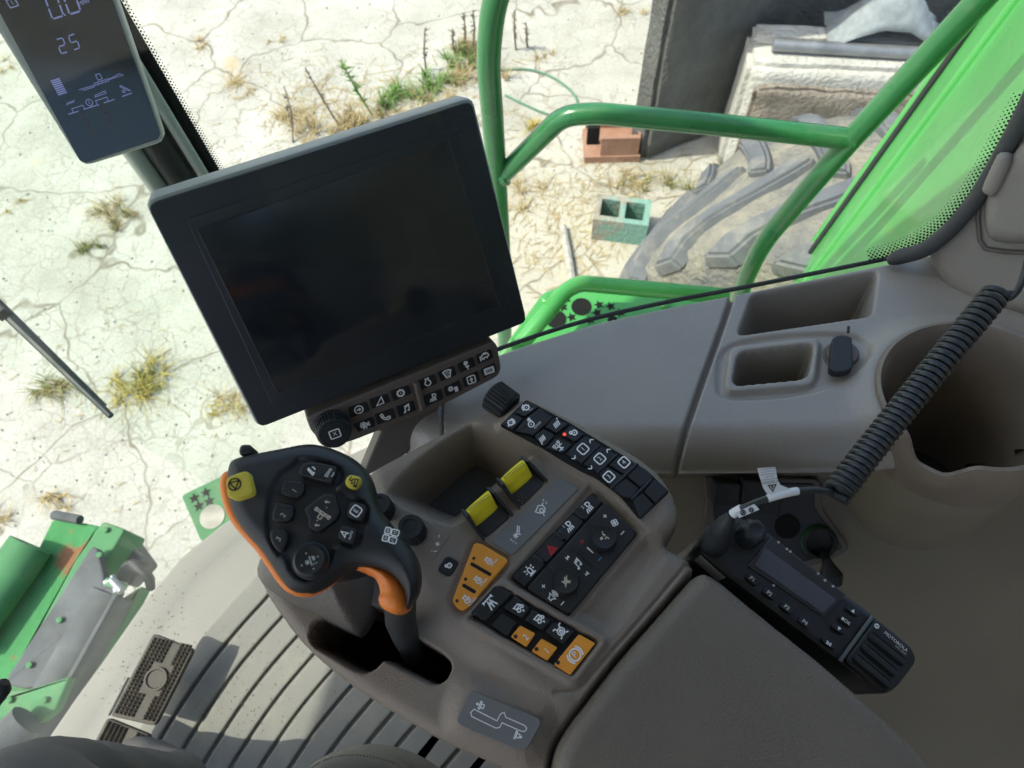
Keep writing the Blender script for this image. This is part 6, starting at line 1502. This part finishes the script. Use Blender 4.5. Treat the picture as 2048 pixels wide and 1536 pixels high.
stem(745, 232, 684, 126, .40, 'green feathery plant between dead stem and grass clump', 3, m_grn, m_grn)
stem(852, 140, 850, 56, .34, 'upright dark stem rising above the green grass', 4)
stem(930, 100, 928, 28, .32, 'dead stem left of the handrail post', 5)
stem(946, 95, 946, 20, .34, 'dead stem touching the handrail post', 6)
stem(910, 110, 905, 58, .26, 'short dead stem between the grass and the handrail', 7)
stem(1032, 100, 1030, 20, .34, 'dead stem right of the handrail post', 8)
stem(1055, 95, 1052, 44, .24, 'short dead stem farther right of the handrail post', 9)

# loose straw and grit on the concrete, thickest near the machine and along the joint
rnd = random.Random(11); V = []; Fc = []
def litter(n, x, y, sx, sy, ln):
    for _ in range(n):
        p = at(rnd.gauss(x, sx), rnd.gauss(y, sy), -CZ); a = rnd.uniform(0, pi); L = ln * rnd.uniform(.3, 1.2); d = Vector((cos(a), sin(a), 0)) * L; w_ = Vector((-sin(a), cos(a), 0)) * .0022; k = len(V); z = Vector((0, 0, rnd.uniform(.003, .012)))
        V.extend([p - d - w_ + z, p + d - w_ + z * .6, p + d + w_ + z * .6, p - d + w_ + z]); Fc.append((k, k + 1, k + 2, k + 3))
litter(350, 1130, 480, 110, 70, .045); litter(160, 1200, 370, 90, 40, .05); litter(500, 760, 215, 130, 45, .06); litter(70, 380, 250, 160, 130, .02); litter(90, 250, 740, 120, 80, .022); litter(40, 300, 950, 180, 90, .02)
o = mk('straw_litter', V, Fc, m_dry, None, smooth=False); tag(o, 'loose dry straw bits strewn over the cracked concrete', 'straw', kind='stuff')
V = []; Fc = []
for _ in range(1500):
    p = at(rnd.uniform(0, 1300), rnd.uniform(0, 1100), -CZ); r = .007 * rnd.uniform(.3, 1) ** 2 * 2; k = len(V); a = rnd.uniform(0, 6)
    V += [p + Vector((r * cos(a + q * 2.09), r * sin(a + q * 2.09), 0)) for q in range(3)] + [p + Vector((0, 0, r))]; Fc += [(k, k + 1, k + 3), (k + 1, k + 2, k + 3), (k + 2, k, k + 3)]
o = mk('gravel_grit', V, Fc, m_wood, None, smooth=False); tag(o, 'fine loose grit and pebbles scattered over the concrete', 'grit', kind='stuff')
for (x, y), par in (((1006, 350), hr), ((1700, 279), hr)):
    p = hp3(x, y); q = hp3(x + 14, y - 3 if x < 1100 else y); tube('weld_collar', [p - (q - p) * .2, p + (q - p) * .5],   .0228, m_green2, par, n=14)

bolt_me = None
for (x, y, z) in ((212, 1060, -1.965), (180, 1112, -1.965), (150, 1170, -1.965), (120, 1225, -1.965), (90, 1280, -1.965), (60, 1335, -1.965), (20, 1400, -1.895), (90, 1400, -1.895), (200, 1110, -1.915), (120, 1240, -1.915), (60, 1330, -1.915)):
    lathe('bolt_head', [(.008, -.002), (.008, .005), (.006, .006), (.002, .0062)], m_greend, fh, Matrix.Translation(at(x, y, z)), n=8)
for (x, y) in ((1092, 600), (1060, 655), (1330, 612)):
    lathe('bolt_head', [(.011, -.001), (.011, .006), (.008, .008), (.002, .0085)], m_green, pt, Matrix.Translation(at(x, y, ZP)), n=8)
